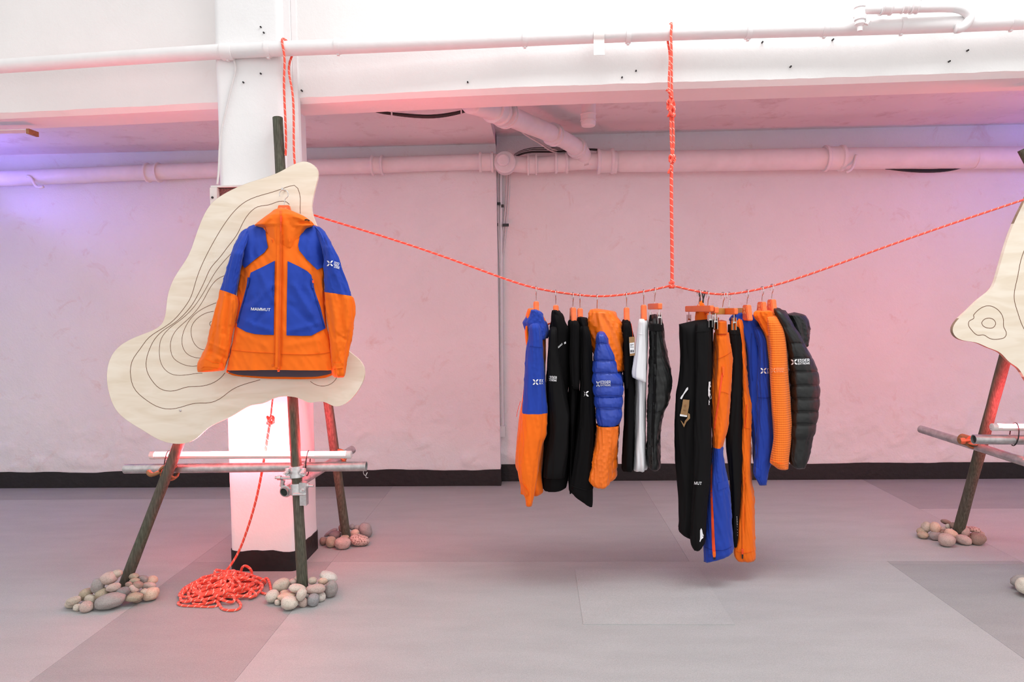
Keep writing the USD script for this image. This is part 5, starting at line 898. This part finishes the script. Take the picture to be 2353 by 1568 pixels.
parts = [('body', jb, 'shell_orange'), ('lining', jl, 'lining_grey'), ('upper_sleeve', jsl1, 'shell_blue'), ('lower_sleeve', jsl2, 'shell_orange'), ('upper_sleeve', jsr1, 'shell_blue'), ('lower_sleeve', jsr2, 'shell_orange'), ('hood', jh, 'shell_orange'),
    ('shoulder_panel', jp([(500, 466), (530, 455), (606, 462), (612, 520), (617, 560), (626, 605), (602, 640), (542, 685), (470, 745), (456, 722), (446, 735), (444, 640), (445, 560), (458, 510)], sb, .007, step=4.), 'shell_blue'),
    ('shoulder_panel', jp([(848, 462), (915, 450), (962, 470), (996, 505), (1006, 560), (1006, 640), (1003, 742), (985, 742), (955, 756), (880, 682), (835, 626), (828, 592), (840, 530)], sb, .007, step=4.), 'shell_blue'),
    ('chest_pocket', jp([(672, 695), (600, 732), (511, 775), (494, 840), (466, 940), (436, 1040), (410, 1130), (480, 1170), (540, 1185), (600, 1190), (665, 1191), (668, 900)], sb, .006, bulge=.004, step=5.), 'shell_blue'),
    ('chest_pocket', jp([(758, 698), (830, 732), (890, 766), (916, 792), (940, 900), (975, 1000), (1012, 1146), (960, 1172), (915, 1196), (850, 1197), (750, 1194), (754, 900)], sb, .006, bulge=.004, step=5.), 'shell_blue'),
    ('front_placket', jr([(706, 470), (703, 700), (700, 900), (697, 1100), (694, 1300), (692, 1410)], 12., sbh, .004, n=110), 'shell_orange'),
    ('placket_seam', jr([(676, 700), (673, 900), (668, 1190), (664, 1400)], .6, sb, .006), 'seam_orange'), ('placket_seam', jr([(724, 520), (726, 700), (724, 900), (720, 1190), (716, 1400)], .6, sbh, .006, n=100), 'seam_orange'),
    ('main_zip', jr([(712, 360), (713, 420), (712, 520), (711, 700), (708, 900), (704, 1100), (700, 1300), (697, 1420)], 3.2, sbh, .007, n=140), 'zip_orange'),
    ('zip_tape', jr([(709, 362), (709, 520), (706, 900), (698, 1300), (694, 1420)], .8, sbh, .0085, n=120), 'seam_orange'), ('zip_tape', jr([(716, 362), (716, 520), (713, 900), (705, 1300), (701, 1420)], .8, sbh, .0085, n=120), 'seam_orange'),
    ('zip_pull', jp([(707, 396), (719, 396), (720, 432), (714, 438), (707, 432)], sh, .010, step=4.), 'zip_red'), ('zip_pull', jp([(689, 1408), (704, 1408), (704, 1436), (690, 1438)], sb, .010, step=4.), 'zip_orange'), ('hood_seam', jr([(716, 395), (713, 440), (711, 500)], 2.4, sh, .0085, n=30), 'zip_red'),
    ('pocket_zip', jr([(497, 815), (478, 900), (450, 1000), (422, 1110)], 2.6, sb, .012), 'zip_blue'), ('pocket_zip', jr([(918, 820), (936, 900), (966, 1000), (1004, 1132)], 2.6, sb, .012), 'zip_blue'), ('pocket_zip', jr([(667, 770), (666, 850), (665, 930)], 2.2, sb, .010), 'zip_blue'),
    ('pocket_pull', jp([(490, 806), (503, 808), (500, 840), (488, 880), (483, 868)], sb, .015, step=4.), 'zip_blue'), ('pocket_pull', jp([(914, 815), (926, 818), (932, 850), (930, 880), (920, 876)], sb, .015, step=4.), 'zip_blue'), ('pocket_pull', jp([(920, 826), (934, 826), (934, 842), (924, 846)], sb, .017, step=4.), 'zip_red'), ('pocket_pull', jp([(662, 860), (670, 860), (669, 892), (661, 892)], sb, .013, step=4.), 'zip_blue'),
    ('cord_toggle', jp([(646, 552), (656, 556), (658, 574), (652, 580), (646, 576)], sh, .010, step=3., bulge=.002), 'shell_orange'), ('cord_toggle', jp([(766, 546), (776, 546), (778, 565), (771, 571), (765, 566)], sh, .010, step=3., bulge=.002), 'shell_orange'),
    ('hem_seam', jr([(380, 1290), (480, 1302), (600, 1310), (690, 1314)], .7, sb, .004), 'seam_orange'), ('hem_seam', jr([(712, 1318), (850, 1322), (960, 1318), (1040, 1306)], .7, sb, .004), 'seam_orange'), ('snap', jp([(659+8*math.cos(a), 1392+8*math.sin(a)) for a in np.linspace(0, 6.28, 11)[:-1]], sb, .006, step=4.), 'seam_orange'),
    ('hood_fold', jr([(872, 424), (888, 421), (904, 430)], 2.4, sh, .004, n=20), 'seam_black'), ('hood_edge', jr([(604, 470), (640, 560), (654, 590)], .8, sh, .006, n=30), 'seam_orange'),
    ('printed_word', lettering('MAMMUT', *JJ((513, 1026)), 44.5, 6.4, sb, .013, ang=2.5), 'print_white'),
    ('printed_emblem', xmark(JJ((1040, 713)), 7.4, 6.6, sr, .005), 'print_white'), ('printed_word', lettering('EIGER', *JJ((1065, 722)), 12, 7.4, sr, .005, ang=15), 'print_white'), ('printed_word', lettering('EXTREME', *JJ((1066, 741)), 13, 5.4, sr, .005, ang=15), 'print_white'),
    ('cuff_tab', jp([(1051, 1372), (1075, 1380), (1120, 1378), (1140, 1376), (1138, 1410), (1075, 1416), (1056, 1424)], sr2, .006, bulge=.003), 'shell_orange'), ('cuff', jp([(168, 1372), (205, 1348), (260, 1376), (345, 1384), (336, 1420), (300, 1412), (240, 1404), (200, 1402), (170, 1420)], sl2, .004, bulge=.002), 'shell_orange'),
    ('hem_tag', jp([(361, 1425), (376, 1424), (366, 1442), (360, 1440)], lambda x, y: np.asarray(x, float)*0+3.24, 0., step=5.), 'print_white')]
garment('ski_jacket', 'orange and blue hooded shell jacket hung on the big map board', 'jacket', parts)
hp = at(652, 436.5, 3.338); hp[1] = 3.338
dup(proto, hp, 3.0, 'orange coat hanger on the screw hook of the big map board', 'coat hanger of the jacket on the board')

# ------------------------------------------------------------------ stones weighing down the pole feet
STN = [0]
def stone(px, py, w, h, rot, lift, colour, label, grp):
    STN[0] += 1; s = STN[0]; rg = np.random.RandomState(s)
    base = onfloor(px, py+h/2, lift); Y = base[1]; sc = Y/FPX*1.0
    W, Hh = w*sc, h*sc; D = (W*.55+Hh*.45)*rg.uniform(.85, 1.1); c = at(px, py, Y+D*.35)
    m = trimesh.creation.icosphere(3, 1.0); v = m.vertices.copy(); d = (fbm(v*.9+s*5.1, 3, s)-.5)
    v *= (1+d*.38)[:, None]; v = np.sign(v)*np.abs(v)**.93
    v -= (v.max(0)+v.min(0))/2; v /= np.ptp(v, axis=0)/2
    v *= [W/2, D/2, Hh/2*1.02]; a = math.radians(rot); ca, sa = math.cos(a), math.sin(a)
    v = np.stack([v[:, 0]*ca+v[:, 2]*sa, v[:, 1], -v[:, 0]*sa+v[:, 2]*ca], 1)
    if lift == 0: c[2] = -v[:, 2].min()+.002
    t = thing('stone', label, 'stone', c+[0, 0, v[:, 2].min()], 0, grp) if False else None
    m.vertices = v+c; m.fix_normals()
    obj('stone', m, 'stone_'+colour, smooth=True, label=label, cat='stone', group=grp)
P5 = lambda x, y, w, h: (120+x/3.096, 1150+y/3.096, w/3.096, h/3.096)
P7 = lambda x, y, w, h: (2080+x/3.136, 900+y/3.136, w/3.136, h/3.136)
def pile(conv, rows, foot, grp):
    for (x, y, w, h, r, lift, colour, txt) in rows: stone(*conv(x, y, w, h), r, lift, colour, txt+' '+foot, grp)
pile(P5, [(152, 716, 108, 56, -14, .035, 'beige', 'flat pale stone on another at the far left'), (138, 752, 92, 52, -4, 0, 'beige', 'flat stone under the pale one at the far left'), (178, 772, 56, 54, 0, 0, 'cream', 'small white veined stone at the front left'), (245, 772, 94, 78, 0, 0, 'pink', 'round pinkish grey stone at the front left'), (415, 743, 222, 108, -7, 0, 'grey', 'biggest long grey stone at the front'),
    (238, 668, 105, 78, -24, .03, 'tan', 'tan stone behind the round beige one'), (272, 708, 90, 76, 0, .012, 'beige', 'round beige stone left of the long grey one'), (357, 668, 104, 84, -18, .035, 'tan', 'brownish tan stone above the long grey one'), (325, 612, 92, 112, 18, .06, 'grey', 'tall grey stone left of the brownish tan one'), (400, 556, 124, 92, -10, .10, 'pink', 'large pink stone at the top left beside the pole'), (462, 522, 74, 56, 0, .125, 'beige', 'pale stone topmost behind the pole'),
    (437, 620, 108, 60, -5, .075, 'pink', 'flat pinkish stone in front of the pole'), (505, 650, 104, 64, -12, .055, 'slate', 'dark bluish pebble in front and right of the pole'), (580, 630, 76, 54, 28, .06, 'pink', 'slanting pink pebble right of the bluish one'), (608, 603, 74, 48, 18, .075, 'brown', 'reddish brown pebble right of the pole'), (546, 598, 52, 38, 0, .085, 'brown', 'small brown pebble touching the right side of the pole'), (580, 541, 72, 42, 0, .09, 'tan', 'tan pebble uppermost at the back right'), (586, 573, 72, 36, 0, .08, 'tan', 'flat tan pebble below the uppermost one at the back right'),
    (642, 560, 80, 54, 8, .065, 'grey', 'grey stone at the back right'), (710, 570, 80, 64, 0, .045, 'peach', 'peach stone at the far right of the back row'), (690, 612, 102, 58, 6, .03, 'pink', 'pinkish grey stone with a knobbly right end'), (582, 690, 130, 60, -5, .03, 'tan', 'broad flat tan stone right of the long grey one'), (600, 722, 78, 40, 0, 0, 'brown', 'low brown stone under the broad flat tan one'), (702, 686, 122, 88, -8, 0, 'peach', 'angular peach stone at the front right'), (656, 652, 62, 42, 0, .04, 'beige', 'small beige pebble behind the angular peach one'), (430, 668, 64, 44, 0, .03, 'brown', 'dark brown pebble deep in the middle')], 'of the left leg heap', 'stones heaped round the left pole')
pile(P5, [(1630, 606, 132, 92, -24, .035, 'beige', 'large beige stone, left back'), (1714, 581, 60, 46, 0, .055, 'pink', 'small pink pebble beside the large beige one'), (1740, 570, 44, 62, 0, .05, 'beige', 'narrow upright pebble close left of the pole'), (1852, 572, 64, 50, 0, .06, 'beige', 'round beige pebble close right of the pole'), (1925, 577, 74, 50, -6, .055, 'peach', 'small peach pebble between the round one and the pale egg'), (1965, 545, 132, 74, 20, .06, 'white', 'pale egg shaped stone at the top right'),
    (1875, 630, 146, 64, -3, .055, 'pink', 'long pinkish white stone in front of the pole'), (1744, 628, 126, 58, 8, .06, 'cream', 'long cream stone left and in front of the pole'), (1985, 645, 96, 122, 14, 0, 'grey', 'tall grey stone at the far right'), (1568, 700, 100, 92, -34, 0, 'cream', 'tilted cream stone at the far left'), (1667, 685, 132, 54, -5, .03, 'peach', 'long peach stone above the big cream egg'), (1772, 672, 68, 94, 24, .045, 'cream', 'heart shaped cream stone standing in the middle'), (1816, 682, 44, 38, 0, .03, 'grey', 'small grey pebble right of the heart shaped one'),
    (1905, 688, 82, 70, 0, .008, 'white', 'round whitish stone beside the tall grey one'), (1605, 735, 46, 44, 0, 0, 'cream', 'little cream pebble left of the big cream egg'), (1690, 748, 126, 98, -3, 0, 'cream', 'big cream egg shaped stone at the front'), (1785, 738, 66, 68, 0, 0, 'pink', 'pinkish grey stone right of the big cream egg'), (1857, 725, 88, 88, 0, 0, 'blue', 'round blue grey stone at the front right'), (1652, 660, 62, 42, 0, .03, 'peach', 'peach pebble peeping out behind the long peach one')], 'of the middle leg heap', 'stones heaped round the middle pole')
pile(P5, [(2228, 224, 90, 112, -14, 0, 'grey', 'tall upright grey stone at the right'), (2185, 300, 150, 78, 8, 0, 'speckled', 'speckled reddish stone at the front right'), (2067, 318, 120, 84, 0, 0, 'pink', 'large pinkish grey stone at the front'), (1983, 308, 80, 80, -8, 0, 'tan', 'round grey brown stone at the front left'), (1930, 300, 56, 60, 0, 0, 'brown', 'brown stone at the far left'), (2012, 248, 86, 64, 0, .03, 'slate', 'dark grey stone left of the pole'), (1985, 228, 112, 34, -28, .045, 'grey', 'long thin grey stone at the back left'), (2082, 266, 66, 36, 0, .04, 'tan', 'flat tan pebble right in front of the pole'), (2152, 234, 66, 54, -8, .035, 'peach', 'peach stone right of the pole'), (2052, 200, 32, 50, 0, .05, 'brown', 'brown pebble at the back left of the pole'), (2132, 190, 38, 44, 0, .06, 'grey', 'small grey pebble behind the pole'), (2166, 197, 46, 42, 0, .05, 'grey', 'grey pebble behind between pole and upright stone')], 'of the back leg heap', 'stones heaped round the back pole')
pile(P7, [(122, 1008, 76, 54, -20, .02, 'tan', 'peaked tan stone on top at the far left'), (128, 1046, 76, 50, 0, 0, 'tan', 'tan stone lowest at the far left'), (155, 975, 66, 68, 30, .045, 'beige', 'tilted beige stone at the back left'), (216, 980, 70, 76, 14, .05, 'peach', 'upright pale peach stone at the back left'), (218, 1050, 86, 64, 0, .0, 'grey', 'grey pink stone with a crease at the front left'), (300, 1086, 112, 92, 0, 0, 'pink', 'triangular pinkish stone foremost in front'), (420, 1083, 112, 68, 14, 0, 'pink', 'long oval pinkish stone right of the triangular one'), (527, 1077, 106, 84, 0, 0, 'brown', 'big brown stone at the front right'),
    (333, 1027, 92, 64, 28, .035, 'peach', 'slanting peach oval in the middle'), (362, 970, 76, 48, 8, .07, 'brown', 'flat brown stone topmost before the pole'), (423, 1012, 74, 78, 10, .035, 'pink', 'upright pinkish stone right of the middle'), (495, 996, 92, 44, 8, .05, 'speckled', 'speckled reddish stone at the top right'), (270, 1018, 52, 42, 20, .035, 'brown', 'small brown pebble left of the slanting oval'), (268, 992, 42, 34, 0, .05, 'pink', 'little pink pebble above the small brown one'), (310, 973, 42, 40, 0, .06, 'cream', 'small cream pebble behind the flat brown one'), (292, 940, 66, 34, 12, .075, 'brown', 'brown pebble rearmost left of the pole'), (458, 1050, 44, 30, 0, .02, 'tan', 'tiny tan pebble between the long oval and the big brown one'), (500, 1033, 62, 36, 0, .035, 'brown', 'low brown pebble under the speckled one'), (548, 1030, 42, 42, 0, .025, 'pink', 'pink pebble at the far right'), (376, 1012, 32, 48, 0, .04, 'brown', 'narrow brown pebble right of the slanting oval'), (430, 977, 42, 26, 0, .06, 'pink', 'thin pink pebble right behind the flat brown one')], 'of the right heap', 'stones heaped round the right pole')
pile(lambda *a: a, [(2347, 1336, 46, 24, -12, .03, 'grey', 'grey stone on top'), (2362, 1360, 50, 36, 22, 0, 'cream', 'pale stone below')], 'at the right picture edge', 'stones at the right picture edge')
